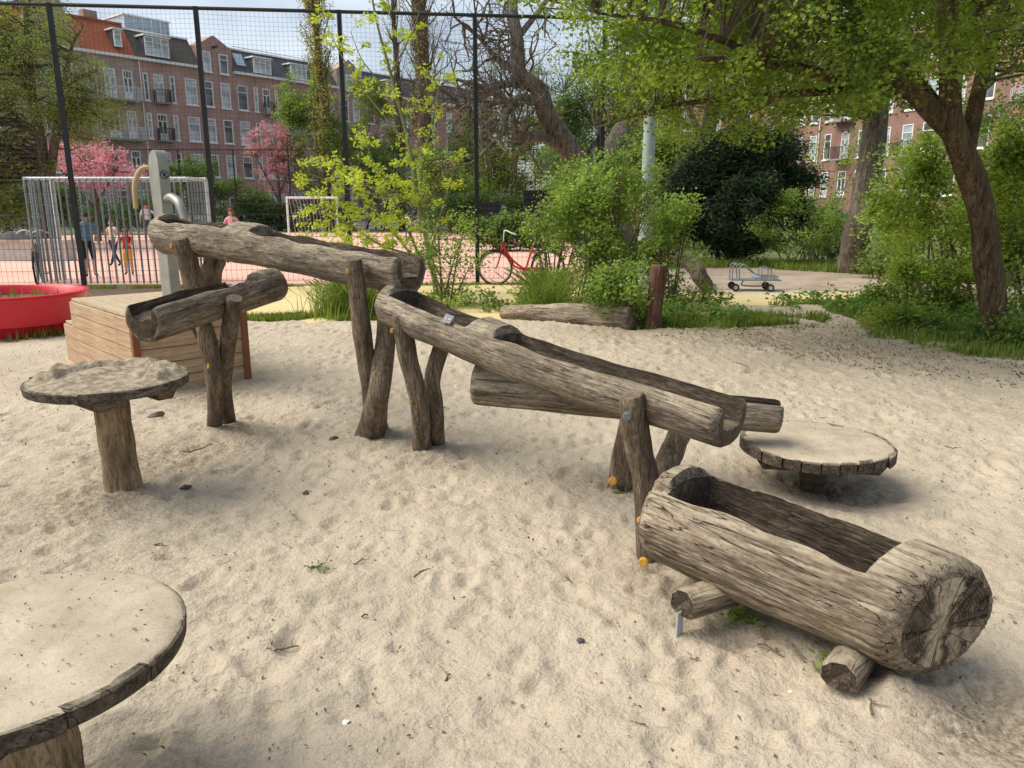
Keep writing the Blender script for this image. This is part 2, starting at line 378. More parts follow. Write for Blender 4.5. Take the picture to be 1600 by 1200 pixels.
q = NT('window glass dark'); M['glass_d'] = q.done(q.ramp(q.noise(q.mapping((1, 1, 1)), .9, 3), [(.4, (.03, .035, .04)), (.62, (.16, .17, .17))]), .08, None, 0, .8)
q = NT('window glass with curtain and painted sky'); M['glass_l'] = q.done(q.ramp(q.noise(q.mapping((1, 1, 1)), .8, 3), [(.4, (.28, .32, .34)), (.62, (.56, .60, .60))]), .1, None, 0, .8)  # pane colour holds pale curtains and a painted sky reflection
M['glass_b'] = NT('blue sky glass'); M['glass_b'] = M['glass_b'].done((.42, .52, .60), .08, None, 0, .8)
M['stone'] = plain('grey stone slab', (.30, .28, .25), .85)
def carpaint(n, c): return plain(n, c, .25, .1, .04, 3, .6)
M['car_w'] = carpaint('white car paint', (.72, .74, .75)); M['car_r'] = carpaint('red car paint', (.45, .03, .04)); M['car_g'] = carpaint('grey green car paint', (.16, .2, .2)); M['car_y'] = carpaint('yellow car paint', (.7, .48, .1))
M['car_glass'] = NT('car glass'); M['car_glass'] = M['car_glass'].done((.03, .04, .045), .07, None, 0, .7)
# people
M['skin'] = plain('skin', (.55, .33, .24), .6, 0, .08); M['hair_d'] = plain('dark brown hair', (.03, .02, .015), .7); M['hair_r'] = plain('reddish brown hair', (.19, .08, .035), .7)
M['t_blue'] = plain('blue cotton', (.10, .19, .30), .9); M['t_black'] = plain('black cotton', (.02, .02, .024), .9); M['t_white'] = plain('white cotton', (.75, .74, .73), .9)
M['t_beige'] = plain('beige cotton', (.52, .43, .29), .9); M['t_navy'] = plain('navy cotton', (.03, .04, .07), .9); M['t_red'] = plain('red cotton', (.5, .04, .04), .9); M['t_orange'] = plain('orange yellow cotton', (.72, .40, .06), .9)
M['t_denim'] = plain('denim', (.08, .13, .26), .9); M['shoe'] = plain('dark shoe', (.05, .05, .055), .7); M['t_pink'] = plain('pink cotton', (.62, .32, .34), .9)

# ================================================================== THE SETTING
def sheet(name, pts, z, mat, kind='structure'):
    mb = MB(); mb.add([(p[0], p[1], z) for p in pts], [tuple(range(len(pts)))])
    return tag(mb.build(name, mat), kind=kind)
def blob(pts, k=5): return [(p.x, p.y) for p in spline([(a, b, 0) for a, b in pts] + [(*pts[0], 0)], k)[:-1]]
sheet('ground', [(-300, -60), (300, -60), (300, 420), (-300, 420)], -.075, M['turf'])
sheet('street', [(-140, 52), (140, 52), (140, 140), (-140, 140)], -.070, M['street'])
sheet('sports_court', [(-24, 16.1), (2.2, 16.5), (3.0, 46.5), (-24, 46.5)], -.066, M['court'])
sheet('sand_path', [(-14, 7.5), (7.8, 7.5), (8.5, 12), (12, 13.6), (12, 15.6), (2.4, 16.3), (-14, 15.2)], -.062, M['pale'])
sheet('bark_soil', blob([(3.2, 15.0), (4.5, 15.3), (7, 15.0), (9, 14.9), (10.5, 16.5), (9, 20.5), (5.5, 20.8), (3.2, 19)]), -.056, M['dirt'])
sheet('soil_strip', blob([(-9.6, 13.9), (-6, 14.3), (-4, 15.1), (-4, 15.9), (-7, 15.75), (-9.6, 15.4)]), -.057, M['soil'])
PATH = [(-4.9, 10.9), (-2, 10.7), (1.2, 10.8), (3.2, 11.8), (6.4, 12.7), (9.5, 13.5), (9.5, 14.7), (6, 14.5), (4.2, 14.35), (2.6, 15.0), (0, 16.25), (-4.4, 15.95), (-5.2, 13.5)]
sheet('yellow_path', blob(PATH, 4), -.050, M['rubberpath'])
# painted white arc on the path
_a = [Vector((-4.9, 13.2, 0)), Vector((-3.2, 13.35, 0)), Vector((-1.6, 13.9, 0)), Vector((-.2, 14.8, 0))]
_s = spline(_a, 6); mb = MB()
for i in range(len(_s) - 1):
    n = Vector((-(_s[i + 1] - _s[i]).y, (_s[i + 1] - _s[i]).x, 0)).normalized() * .035
    if i == 0: mb.v += [tuple(_s[0] - n + Vector((0, 0, -.046))), tuple(_s[0] + n + Vector((0, 0, -.046)))]
    mb.v += [tuple(_s[i + 1] - n + Vector((0, 0, -.046))), tuple(_s[i + 1] + n + Vector((0, 0, -.046)))]
    mb.f.append((2 * i, 2 * i + 2, 2 * i + 3, 2 * i + 1)); mb.m.append(0)
tag(mb.build('path_marking', M['white']), kind='structure')
# white lines of the court
mb = MB()
for (x0, y0, x1, y1) in ((-22, 31, 2.4, 31.1), (-12.5, 41, -8, 41.1), (-22, 45, 2.4, 45.1)): mb.box((x0, y0, -.062), (x1, y1, -.060))
tag(mb.build('court_marking', M['white']), kind='structure')

# sand pit: a height field trodden by feet
xs = np.concatenate([np.arange(-9.5, -4, .06), np.arange(-4, 4, .021), np.arange(4, 8.4, .06)])
ys = [.35]
while ys[-1] < 13.2: ys.append(ys[-1] + .013 + .0038 * ys[-1])
ys = np.array(ys); XX, YY = np.meshgrid(xs, ys)
rs = np.random.RandomState(11)
rid = lambda f, s_: np.abs(vnoise(XX * f, YY * f, s_)) * 2
Z = .05 * vnoise(XX * .8, YY * .8, 1) + .022 * vnoise(XX * 2.1, YY * 2.1, 2) + .014 * (.5 - rid(4.6, 3)) + .010 * (.5 - rid(9.5, 7))
Z += .013 * vnoise(XX * 11, YY * 11, 4) + .009 * vnoise(XX * 23, YY * 23, 5) + .004 * vnoise(XX * 47, YY * 47, 6)
nst = 12000
sx_ = rs.uniform(-8, 7, nst); sy_ = .6 + rs.rand(nst) ** 1.25 * 11.5
for k in range(nst):
    a = rs.uniform(0, math.pi); fp = k % 6 == 0; la = rs.uniform(.085, .13) if fp else rs.uniform(.018, .06); lb = la * (rs.uniform(.38, .5) if fp else rs.uniform(.45, .9)); dep = rs.uniform(.007, .019) if fp else la * rs.uniform(.10, .30); ext = la * 2.4
    i0, i1 = np.searchsorted(xs, (sx_[k] - ext, sx_[k] + ext)); j0, j1 = np.searchsorted(ys, (sy_[k] - ext, sy_[k] + ext))
    if i1 - i0 < 2 or j1 - j0 < 2: continue
    dx = XX[j0:j1, i0:i1] - sx_[k]; dy = YY[j0:j1, i0:i1] - sy_[k]
    u = (dx * math.cos(a) + dy * math.sin(a)) / la; v = (-dx * math.sin(a) + dy * math.cos(a)) / lb; r2 = u * u + v * v
    Z[j0:j1, i0:i1] += dep * (-np.exp(-(r2 ** 2.8) * 1.1) * (1 + .5 * u) + .5 * np.exp(-((np.sqrt(r2) - 1.3) / .38) ** 2))
def hump(x, y, r, h):
    global Z
    Z = Z + h * np.exp(-((XX - x) ** 2 + (YY - y) ** 2) / (r * r))
for (x, y, r, h) in ((1.27, 2.27, .12, .05), (1.36, 2.19, .12, .035), (-2.2, 4.06, .3, .03), (-.95, 5.05, .35, .03), (-.53, 4.75, .3, .03), (-2.1, 5.2, .35, .04), (.63, 3.25, .25, .0),
                     (1.55, 2.15, .25, -.06), (1.76, 4.25, .35, -.05), (.9, 2.75, .25, -.02), (-1.25, 1.7, .3, .03)): hump(x, y, r, h)
edge = .25 * vnoise(XX * 1.7, YY * 1.7, 9) + .12 * vnoise(XX * 6, YY * 6, 10)
yb = np.interp(XX, [-9.5, -5.2, -4.2, -2, -.2, 1.6, 2.3, 3.1, 3.6, 5, 6, 8.4], [9.6, 9.9, 10.7, 10.9, 11.1, 9.9, 10.1, 10.3, 12.6, 12.4, 10.0, 9.0])
xb = np.interp(YY, [0, 5, 7.4, 8.4, 9.5, 10.2, 11.5, 13.2], [8.4, 8.4, 5.7, 5.0, 4.75, 4.9, 5.0, 5.2])
out = np.maximum(YY - yb, XX - xb) + edge
Z -= .16 * np.clip((out + .12) / .4, 0, 1) ** 1.2
damp = np.zeros_like(Z)  # wet spots, plus painted shade such as under the low table and log basin
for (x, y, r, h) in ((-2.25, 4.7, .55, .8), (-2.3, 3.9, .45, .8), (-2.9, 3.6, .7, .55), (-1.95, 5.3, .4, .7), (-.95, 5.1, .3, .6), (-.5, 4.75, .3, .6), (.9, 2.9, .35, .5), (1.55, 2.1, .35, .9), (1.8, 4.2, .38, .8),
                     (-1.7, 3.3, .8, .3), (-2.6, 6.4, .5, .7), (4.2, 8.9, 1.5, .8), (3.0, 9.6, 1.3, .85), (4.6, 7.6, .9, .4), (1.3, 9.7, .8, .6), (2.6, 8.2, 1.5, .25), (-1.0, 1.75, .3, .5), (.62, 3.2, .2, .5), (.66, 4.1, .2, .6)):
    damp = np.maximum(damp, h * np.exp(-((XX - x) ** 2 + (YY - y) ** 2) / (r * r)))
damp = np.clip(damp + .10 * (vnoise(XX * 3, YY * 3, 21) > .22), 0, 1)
nx, ny = len(xs), len(ys); idx = np.arange(nx * ny).reshape(ny, nx)
F = np.stack([idx[:-1, :-1], idx[:-1, 1:], idx[1:, 1:], idx[1:, :-1]], -1).reshape(-1, 4)
me = quick_mesh('sand', np.stack([XX, YY, Z], -1).reshape(-1, 3), F, M['sand'], smooth=True)
at_ = me.attributes.new('damp', 'FLOAT', 'POINT'); at_.data.foreach_set('value', damp.ravel().astype(np.float32))
tag(link('sand', me), kind='structure')
def sandz(x, y):
    i = int(np.clip(np.searchsorted(xs, x), 0, nx - 1)); j = int(np.clip(np.searchsorted(ys, y), 0, ny - 1)); return float(Z[j, i])

# ================================================================== LOG TROUGHS
def trough_mesh(name, L, r0, r1, slots, w=.6, floor=-.05, mats=None, seed=0, n_out=84, barrel=0, lump=.05, notch=None, endr=.03, groove=.012, skew=0):
    """hollowed log along local X; slots = [(x0, x1, open0, open1)]"""
    st = [0, .006, endr * .5, endr] + list(np.linspace(endr + .01, L - endr - .01, max(24, int(L / .02)))) + [L - endr, L - endr * .5, L - .006, L]
    n_in = 13; V = []; K = []
    for x in st:
        t = x / L; r = r0 + (r1 - r0) * t + barrel * math.sin(math.pi * t)
        e = min(x, L - x)
        if e < endr: r *= .78 + .22 * math.sqrt(max(0, 1 - (1 - e / endr) ** 2))
        k = 0.0
        for (a, b, o0, o1) in slots:
            ka = 1.0 if (o0) else min(1, max(0, (x - a) / .07)); kb = 1.0 if o1 else min(1, max(0, (b - x) / .07))
            if (x >= a or o0) and (x <= b or o1): k = max(k, ka * kb)
        k = k * k * (3 - 2 * k); K.append(k)
        hw = w * r * (1 + .10 * mnoise.noise(Vector((x * 4, seed, 3)))); th = math.asin(min(.98, hw / r))
        bend = Vector((0, .02 * math.sin(x * 2.1 + seed), .018 * math.sin(x * 1.7 + seed * 2)))
        ring = []
        def surf(a_):
            return r * (1 + lump * mnoise.noise(Vector((x * 2.3, math.cos(a_) * 1.2 + seed, math.sin(a_) * 1.2))) + .022 * mnoise.noise(Vector((x * 3, math.cos(a_) * 7 + seed, math.sin(a_) * 7)))
                        - groove * max(0, 1 - 7 * abs(mnoise.noise(Vector((x * 1.3 + seed, math.cos(a_) * 9, math.sin(a_) * 9 + .25 * math.sin(x * 5))))))
                        - .004 * mnoise.noise(Vector((x * 6, math.cos(a_) * 22 + seed, math.sin(a_) * 22))))
        for i in range(n_out):
            a = th + (2 * math.pi - 2 * th) * i / (n_out - 1)      # from the right rim, round the bottom, to the left rim
            rr = surf(a)
            if i in (0, n_out - 1): rr *= 1 - .03 * k
            ring.append(Vector((x, math.sin(a) * rr, math.cos(a) * rr)))
        yl, yr = ring[-1].y, ring[0].y; zl, zr = ring[-1].z, ring[0].z
        fl = floor * r + .012 * mnoise.noise(Vector((x * 7, 1, seed)))
        for j in range(1, n_in + 1):
            s = j / (n_in + 1); a = -th + 2 * th * s; rr = surf(a)    # left rim -> right rim across
            yy = math.sin(a) * rr; zc = math.cos(a) * rr
            if s < .22: u = s / .22; yu = yl * (1 - .16 * u); zu = zl + (fl - zl) * u
            elif s > .78: u = (1 - s) / .22; yu = yr * (1 - .16 * u); zu = zr + (fl - zr) * u
            else: u = (s - .22) / .56; yu = (yl + (yr - yl) * u) * .84; zu = fl - .16 * r * math.sin(math.pi * u)
            rough = .010 * mnoise.noise(Vector((x * 16, j * .9, seed + 5)))
            ring.append(Vector((x, yy * (1 - k) + yu * k, zc * (1 - k) + zu * k + rough * k)))
        if notch:
            for (nx0, nx1, side, dz) in notch:                         # a bite out of one rim
                if nx0 <= x <= nx1:
                    for q_ in ring:
                        if q_.y * side > hw * .8 and q_.z > dz * r: q_.z = dz * r + .02 * mnoise.noise(q_ * 9)
        if skew:
            e_ = max(0, (x / L - .72) / .28)
            for q_ in ring: q_.x += skew * q_.y * e_ * e_ * (3 - 2 * e_)
        V += [v + bend for v in ring]
    n = n_out + n_in; mb = MB(); fs = []; ms = []
    for i in range(len(st) - 1):
        for k in range(n):
            a = i * n + k; b = i * n + (k + 1) % n
            fs.append((a, a + n, b + n, b)); inner = k >= n_out - 1
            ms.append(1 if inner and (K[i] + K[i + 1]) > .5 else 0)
    fs.append(tuple(range(n))); ms.append(2); fs.append(tuple(range((len(st) - 1) * n + n - 1, (len(st) - 1) * n - 1, -1))); ms.append(3)
    mb.add(V, fs, ms)
    return mb.mesh(name, mats, 42)

def pole(pts, rad, parent, name='leg', mat='leg', seed=0, k=7, n=14):
    s = spline(pts, k); rr = lerps(rad, len(s)); mb = MB()
    # slightly domed, chamfered top
    d = (s[0] - s[1]).normalized(); s = [s[0] + d * .012] + s; rr = [rr[0] * .86] + rr
    mb.tube(s, rr, n, 0, True, .12, seed)
    return mb.build(name, M[mat], parent, smooth=48)
def cap(p, nrm, parent, r=.021, mat='yellow', name='bolt_cap'):
    nrm = Vector(nrm).normalized(); mb = MB(); p = Vector(p)
    mb.tube([p - nrm * .012, p + nrm * .001, p + nrm * .004], [r, r, r * .8], 12)
    return mb.build(name, M[mat], parent)

# --- upper trough, fed by the pump
P0, P1 = at(260, 364, 7.3), at(645, 421, 4.95)
g1 = tag(empty('log_trough', (P0.x, P0.y, 0)), 'long uppermost hollowed log trough running right from under the pump spout', 'water trough', 'log water troughs')
L = (P1 - P0).length
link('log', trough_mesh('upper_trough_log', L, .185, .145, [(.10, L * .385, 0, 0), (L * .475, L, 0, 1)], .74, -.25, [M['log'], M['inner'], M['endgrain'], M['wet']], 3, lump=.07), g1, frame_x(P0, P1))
pole([at(281, 372, 6.62), at(302, 440, 6.70), at(312, 520, 6.8), gz(318, 606, -.12)], [.085, .088, .09, .10], g1, seed=1)
pole([at(338, 402, 6.98), at(328, 440, 7.0), at(316, 520, 7.02), at(312, 585, 7.05)], [.085, .09, .09, .09], g1, seed=2)
pole([at(553, 408, 4.98), at(566, 520, 5.06), at(580, 610, 5.15), gz(592, 688, -.1)], [.052, .062, .066, .085], g1, seed=3)
pole([at(606, 452, 5.16), at(603, 530, 5.1), at(590, 625, 5.03), gz(574, 700, -.1)], [.062, .068, .075, .115], g1, seed=4)
cap(at(543, 424, 4.945), (-.5, -.85, 0), g1, .018, 'cap_dim'); cap(at(267, 384, 6.575), (-.7, -.7, 0), g1, .024, 'cap_dim')

# --- left chute, pouring on the sand table
P0, P1 = at(428, 441, 5.80), at(226, 506, 4.52)
g2 = tag(empty('log_trough', (P0.x, P0.y, 0)), 'short sandy log chute tilted down towards the sand covered table', 'water trough', 'log water troughs')
L = (P1 - P0).length
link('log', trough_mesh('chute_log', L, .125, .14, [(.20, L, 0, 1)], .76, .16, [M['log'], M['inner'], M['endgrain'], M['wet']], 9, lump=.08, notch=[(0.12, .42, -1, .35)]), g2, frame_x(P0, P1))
pole([at(318, 508, 5.12), at(326, 540, 5.12), at(336, 610, 5.15), gz(334, 690, -.1)], [.055, .062, .052, .056], g2, seed=5)
pole([at(367, 468, 5.06), at(357, 530, 5.16), at(352, 600, 5.28), gz(359, 682, -.1)], [.055, .055, .046, .056], g2, seed=6)
cap(at(323, 571, 5.07), (-.5, -.85, 0), g2, .026)

# sand and water lying in the chute
m = frame_x(P0, P1); V = []; F_ = []; nxs, nys = 46, 11
for i in range(nxs):
    for j in range(nys):
        x = L * (.42 + .565 * i / (nxs - 1)); y = (-1 + 2 * j / (nys - 1)) * .082; p = Vector((x * 14, y * 14, 2))
        e = min(1, min(i, nxs - 1 - i) / 3) * min(1, min(j, nys - 1 - j) / 1.5)
        V.append((x, y, .000 + e * (.010 + .018 * mnoise.noise(p) + .010 * mnoise.noise(p * 2.3) + .045 * math.exp(-((x / L - .66) / .07) ** 2))))
for i in range(nxs - 1):
    for j in range(nys - 1): F_.append((i * nys + j, (i + 1) * nys + j, (i + 1) * nys + j + 1, i * nys + j + 1))
tag(link('chute_sand', quick_mesh('chute_sand', V, F_, M['sand_damp'], smooth=True), None, m), 'wet sand lying in the channel of the short chute', 'sand', kind='stuff')

# --- long middle trough
P0, P1 = at(610, 477, 4.98), at(1141, 664, 3.05)
g3 = tag(empty('log_trough', (P0.x, P0.y, 0)), 'longest hollowed log trough sloping right across the middle with a metal plate', 'water trough', 'log water troughs')
L = (P1 - P0).length; FX3 = frame_x(P0, P1)
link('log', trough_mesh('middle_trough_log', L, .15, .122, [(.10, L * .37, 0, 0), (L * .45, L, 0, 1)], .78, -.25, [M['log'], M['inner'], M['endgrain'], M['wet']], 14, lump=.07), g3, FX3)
pole([at(625, 494, 4.72), at(638, 560, 4.75), at(655, 630, 4.78), gz(661, 722, -.1)], [.055, .062, .058, .068], g3, seed=7)
pole([at(692, 535, 4.92), at(676, 590, 4.9), at(680, 640, 4.88), gz(685, 714, -.1)], [.055, .055, .056, .054], g3, seed=8)
pole([at(988, 620, 3.24), at(996, 690, 3.27), at(1012, 770, 3.28), gz(1016, 893, -.08)], [.056, .062, .062, .062], g3, seed=9)
pole([at(1064, 672, 3.62), at(1046, 715, 3.58), at(1020, 780, 3.5), gz(1012, 850, -.05)], [.055, .06, .06, .06], g3, seed=10)
cap(at(612, 517, 4.685), (-.6, -.8, 0), g3, .016, 'cap_dim'); cap(at(641, 629, 4.72), (-.6, -.8, 0), g3, .013, 'cap_dim')
cap(at(980, 651, 3.195), (-.35, -.9, 0), g3, .020, 'plate', 'bolt'); cap(at(1002, 814, 3.20), (-.5, -.85, 0), g3, .021); cap(at(1005, 879, 3.185), (-.35, -.9, 0), g3, .022)
mb = MB(); mb.box((-.040, -.0025, -.026), (.040, .0025, .026), 0); mb.box((-.036, -.0042, -.022), (.036, -.0026, -.017), 1); mb.box((-.036, -.0042, .017), (.036, -.0026, .022), 1)
mb.box((-.028, -.0042, -.010), (-.008, -.0026, .010), 1); mb.box((.0, -.0042, -.006), (.030, -.0026, .008), 1)
_mp = FX3 @ Matrix.Translation((L * .305, -.121, .085)) @ Matrix.Rotation(R(-38), 4, 'X')
mb.build('plate', [M['plate'], M['galv_d']], g3, _mp)

# --- trough behind, feeding the low table
P0, P1 = at(742, 601, 4.5), at(1222, 645, 4.15)
g4 = tag(empty('log_trough', (P0.x, P0.y, 0)), 'level log trough half hidden behind the longest trough, ending over the low table', 'water trough', 'log water troughs')
L = (P1 - P0).length
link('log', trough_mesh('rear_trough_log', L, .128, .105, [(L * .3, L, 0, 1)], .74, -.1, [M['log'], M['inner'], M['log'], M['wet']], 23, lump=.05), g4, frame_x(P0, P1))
pole([at(990, 640, 4.2), at(978, 690, 4.12), gz(968, 778, -.08)], [.06, .062, .078], g4, seed=11)
cap(at(957, 752, 4.035), (-.4, -.9, 0), g4, .024)

# --- big catch trough on two sleepers
P0, P1 = at(1042, 790, 3.10), at(1474, 982, 2.27)
g5 = tag(empty('log_trough', (P0.x, P0.y, 0)), 'thick cracked grey log basin lying low at the right on two sleepers', 'water trough', 'log water troughs')
L = (P1 - P0).length; FX5 = frame_x(P0, P1)
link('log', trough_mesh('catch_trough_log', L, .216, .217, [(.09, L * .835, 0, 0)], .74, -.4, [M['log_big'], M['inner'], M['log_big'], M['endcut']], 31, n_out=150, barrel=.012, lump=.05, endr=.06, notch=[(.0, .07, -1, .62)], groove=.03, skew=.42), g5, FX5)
def sleeper(a, b, r, seed):
    mb = MB(); s = [a.lerp(b, t) for t in (0, .03, .25, .5, .75, 1)]
    m = frame_x(a, b); LL = (b - a).length
    prof = [(-1, -.7), (-.55, -1), (.55, -1), (1, -.6), (1, .25), (.5, .8), (-.3, .95), (-.95, .35)]
    V = []; fs = []
    xs_ = [0, .012, LL * .3, LL * .6, LL]
    for x in xs_:
        c_ = .9 if x == 0 else 1
        for (y, z) in prof: V.append((x, y * r * c_ * (1 + .08 * mnoise.noise(Vector((x * 4, y, z + seed)))), z * r * .9 * c_))
    for i in range(len(xs_) - 1):
        for k in range(8): fs.append((i * 8 + k, (i + 1) * 8 + k, (i + 1) * 8 + (k + 1) % 8, i * 8 + (k + 1) % 8))
    fs.append(tuple(range(8))); fs.append(tuple(range(39, 31, -1)))
    mb.add(V, fs, [0] * 32 + [1, 1]); return mb.build('sleeper', [M['log_big'], M['inner']], g5, m, smooth=50)
sleeper(at(1066, 942, 2.66) + Vector((0, 0, 0)), Vector((1.25, 3.05, .075)), .064, 1)
sleeper(Vector((1.085, 2.26, .075)), Vector((1.50, 2.75, .07)), .062, 5)
mb = MB(); mb.box((-.018, -.003, -.12), (.018, .003, .0)); mb.build('bracket', M['galv'], g5, Matrix.Translation(at(1063, 956, 2.655)) @ Matrix.Rotation(R(40), 4, 'Z'))

# water lying in the channels is thin: two small wet films
for (P0, P1, L0, hw, label) in ((at(260, 364, 7.3), at(645, 421, 4.95), .16, .07, 'thin film of water at the right end of the uppermost trough'),):
    m = frame_x(P0, P1); LL = (P1 - P0).length; mb = MB(); n_ = 10
    for i in range(n_ + 1):
        x = LL - .02 - L0 * (1 - i / n_); ww = hw * (.55 + .45 * i / n_)
        mb.v += [(x, -ww, -.052), (x, ww, -.052)]
        if i: mb.f.append((2 * i - 2, 2 * i, 2 * i + 1, 2 * i - 1)); mb.m.append(0)
    tag(mb.build('water', M['water'], None, m), label, 'water', kind='stuff')

# ================================================================== TABLES
def sand_layer(name, c, rad, z, h, mat, seed, label, extra=None, edge_n=.03):
    n_r, n_a = 34, 110; V = []; F = []
    for i in range(n_r + 1):
        rr = rad * i / n_r
        for k in range(n_a):
            a = 2 * math.pi * k / n_a; lim = 1 + edge_n * mnoise.noise(Vector((math.cos(a) * 4, math.sin(a) * 4, seed)))
            x = c[0] + rr * lim * math.cos(a); y = c[1] + rr * lim * math.sin(a); p = Vector((x * 6, y * 6, seed))
            hh = h * (.66 + .5 * mnoise.noise(p) + .35 * mnoise.noise(p * 2.7) + .22 * mnoise.noise(p * 6.5))
            if extra: hh += extra(x, y)
            hh *= min(1, (1 - i / n_r) * 6) if i < n_r else 0
            V.append((x, y, z + hh - (.006 if i == n_r else 0)))
    for i in range(n_r):
        for k in range(n_a): F.append((i * n_a + k, (i + 1) * n_a + k, (i + 1) * n_a + (k + 1) % n_a, i * n_a + (k + 1) % n_a))
    o = link(name, quick_mesh(name, V, F, mat, smooth=True)); return tag(o, label, 'sand', kind='stuff')

def round_table(cx, cy, z, rad, label, rz, n_pl, th, post_r, gap=.004, battens=True, ragged=.0, pm='post'):
    t = tag(empty('sand_table', (cx, cy, 0)), label, 'table', 'round sand tables'); w = 2 * rad / n_pl; RZ = Matrix.Translation((cx, cy, 0)) @ Matrix.Rotation(rz, 4, 'Z')
    for i in range(n_pl):
        y0 = -rad + i * w + gap / 2; y1 = y0 + w - gap; ymid = (y0 + y1) / 2
        pts = []; ns = 7
        ro = rad + ragged * random.uniform(-1, 1)
        top = [(math.sqrt(max(.0004, ro * ro - yy * yy)), yy) for yy in np.linspace(y0, y1, ns)]
        outline = [(x, y) for x, y in top] + [(-x, y) for x, y in reversed(top)]
        dz = random.uniform(-.004, .004); n = len(outline); mb = MB(); b = .006
        V = [(x * .985, y, z - th + dz) for x, y in outline] + [(x, y, z - b + dz) for x, y in outline]
        V += [(x - math.copysign(b, x), y + (b * .6 if y < ymid else -b * .6), z + dz) for x, y in outline]
        fs = [tuple(range(n - 1, -1, -1)), tuple(range(2 * n, 3 * n))]
        for r_ in (0, 1):
            for k in range(n): a_ = r_ * n + k; b_ = r_ * n + (k + 1) % n; fs.append((a_, b_, b_ + n, a_ + n))
        mb.add(V, fs); mb.build('plank', M['slat'], t, RZ, smooth=30)
    if battens:
        for s in (-.16, .16):
            mb = MB(); hw = math.sqrt(rad * rad - (abs(s) + .05) ** 2) * .95
            V = []; 
            for x_, zt in ((-hw, z - th - .004), (hw, z - th - .004)): V += [(s - .045, x_, zt), (s + .045, x_, zt)]
            for x_, zb in ((-hw + .04, z - th - .065), (hw - .04, z - th - .065)): V += [(s - .04, x_, zb), (s + .04, x_, zb)]
            mb.add(V, [(0, 1, 3, 2), (4, 6, 7, 5), (0, 4, 5, 1), (2, 3, 7, 6), (0, 2, 6, 4), (1, 5, 7, 3)])
            mb.build('batten', M['slat'], t, RZ)
    pole([Vector((cx, cy, z - th - .004)), Vector((cx + .004, cy, z * .5)), Vector((cx + .012, cy, .0)), Vector((cx + .015, cy, -.12))], [post_r * .95, post_r, post_r * 1.03, post_r * 1.12], t, 'post', pm, seed=int(cx * 10))
    return t
TM = (-2.20, 4.08); round_table(*TM, .685, .408, 'round table on a log post heaped with damp sand, left of the middle', R(52), 7, .05, .092)
def _heap(x, y):
    r = math.hypot(x - TM[0], y - TM[1]) / .405
    a = .030 * max(0, mnoise.noise(Vector((x * 5, y * 5, 4)))) if y > TM[1] - .05 else 0
    return a + (.026 if .62 < r < .9 and y > TM[1] - .1 else 0) * (1 + mnoise.noise(Vector((x * 14, y * 14, 2))))
sand_layer('table_sand', TM, .40, .685, .014, M['sand_damp'], 3, 'lumpy damp sand heaped on the round table left of the middle', _heap)
TN = (-1.275, 1.77); round_table(*TN, .505, .405, 'large round table in the near left corner under smooth dry sand', R(-14), 4, .05, .10, .005)
sand_layer('table_sand', TN, .398, .506, .0105, M['sand_fine'], 8, 'smooth dry sand spread over the table in the near left corner', None, .02)
TR = (1.762, 4.27); round_table(*TR, .262, .425, 'low round table of narrow planks behind the thick log basin', R(80), 9, .06, .078, .008, True, .011, 'wet')  # post colour painted dark for the shade under the top
sand_layer('table_sand', TR, .412, .262, .0080, M['sand_fine'], 12, 'thin dry sand on the low table of narrow planks', None, .05)

# ================================================================== PUMP, PLATFORM, PLANTER
U = Vector((.72, .69, 0)).normalized(); Vd = Vector((-U.y, U.x, 0)); C0 = Vector((-3.17, 6.40, 0))
pf = tag(empty('wooden_platform', C0), 'stepped box platform of new larch planks under the steel pump', 'platform')
LV, LU, PH = 1.82, .92, .13
def board(a, b, zc, hgt, th, nrm, name='plank', mat='larch'):
    m = frame_x(a, b); LL = (b - a).length; mb = MB(); bv = .004
    # thickness along nrm, chamfered front edge
    s = 1 if (m.to_3x3() @ Vector((0, 1, 0))).dot(nrm) > 0 else -1
    y0, y1 = 0, s * th; V = []
    for x in (0, LL):
        V += [(x, y0, -hgt / 2), (x, y1 - s * bv, -hgt / 2), (x, y1, -hgt / 2 + bv), (x, y1, hgt / 2 - bv), (x, y1 - s * bv, hgt / 2), (x, y0, hgt / 2)]
    fs = [(k, (k + 1) % 6, 6 + (k + 1) % 6, 6 + k) for k in range(6)] + [(5, 4, 3, 2, 1, 0), (6, 7, 8, 9, 10, 11)]
    mb.add(V, fs); m = Matrix.Translation((0, 0, zc)) @ m; return mb.build(name, M[mat], pf, m)
def planks(): pass
gapz = .006
for i in range(5):                                     # five courses; the lower three run on to form a step
    ln = LV if i >= 3 else LV + .32; zc = PH * (i + .5)
    board(C0 + U * .0, C0 + U * .0 + Vd * ln, zc, PH - gapz, .025, -U)                          # long left face
    board(C0 + Vd * .0, C0 + U * LU, zc, PH - gapz, .025, -Vd)                                  # short right face
    board(C0 + U * LU, C0 + U * LU + Vd * ln, zc, PH - gapz, .025, U)
    board(C0 + Vd * ln, C0 + U * LU + Vd * ln, zc, PH - gapz, .025, Vd)
for k in range(7):                                     # deck boards lie along V
    a = C0 + U * (LU * (k + .5) / 7); m = frame_x(a - Vd * .02, a + Vd * (LV + .02)); mb = MB(); mb.box((0, -LU / 14 + .003, .0), (LV + .04, LU / 14 - .003, .024))
    mb.build('deck_board', M['deck'], pf, Matrix.Translation((0, 0, PH * 5 + .001)) @ m)
for k in range(7):
    a = C0 + U * (LU * (k + .5) / 7) + Vd * (LV + .03); m = frame_x(a, a + Vd * .3); mb = MB(); mb.box((0, -LU / 14 + .003, .0), (.31, LU / 14 - .003, .024))
    mb.build('tread_board', M['deck'], pf, Matrix.Translation((0, 0, PH * 3 + .001)) @ m)
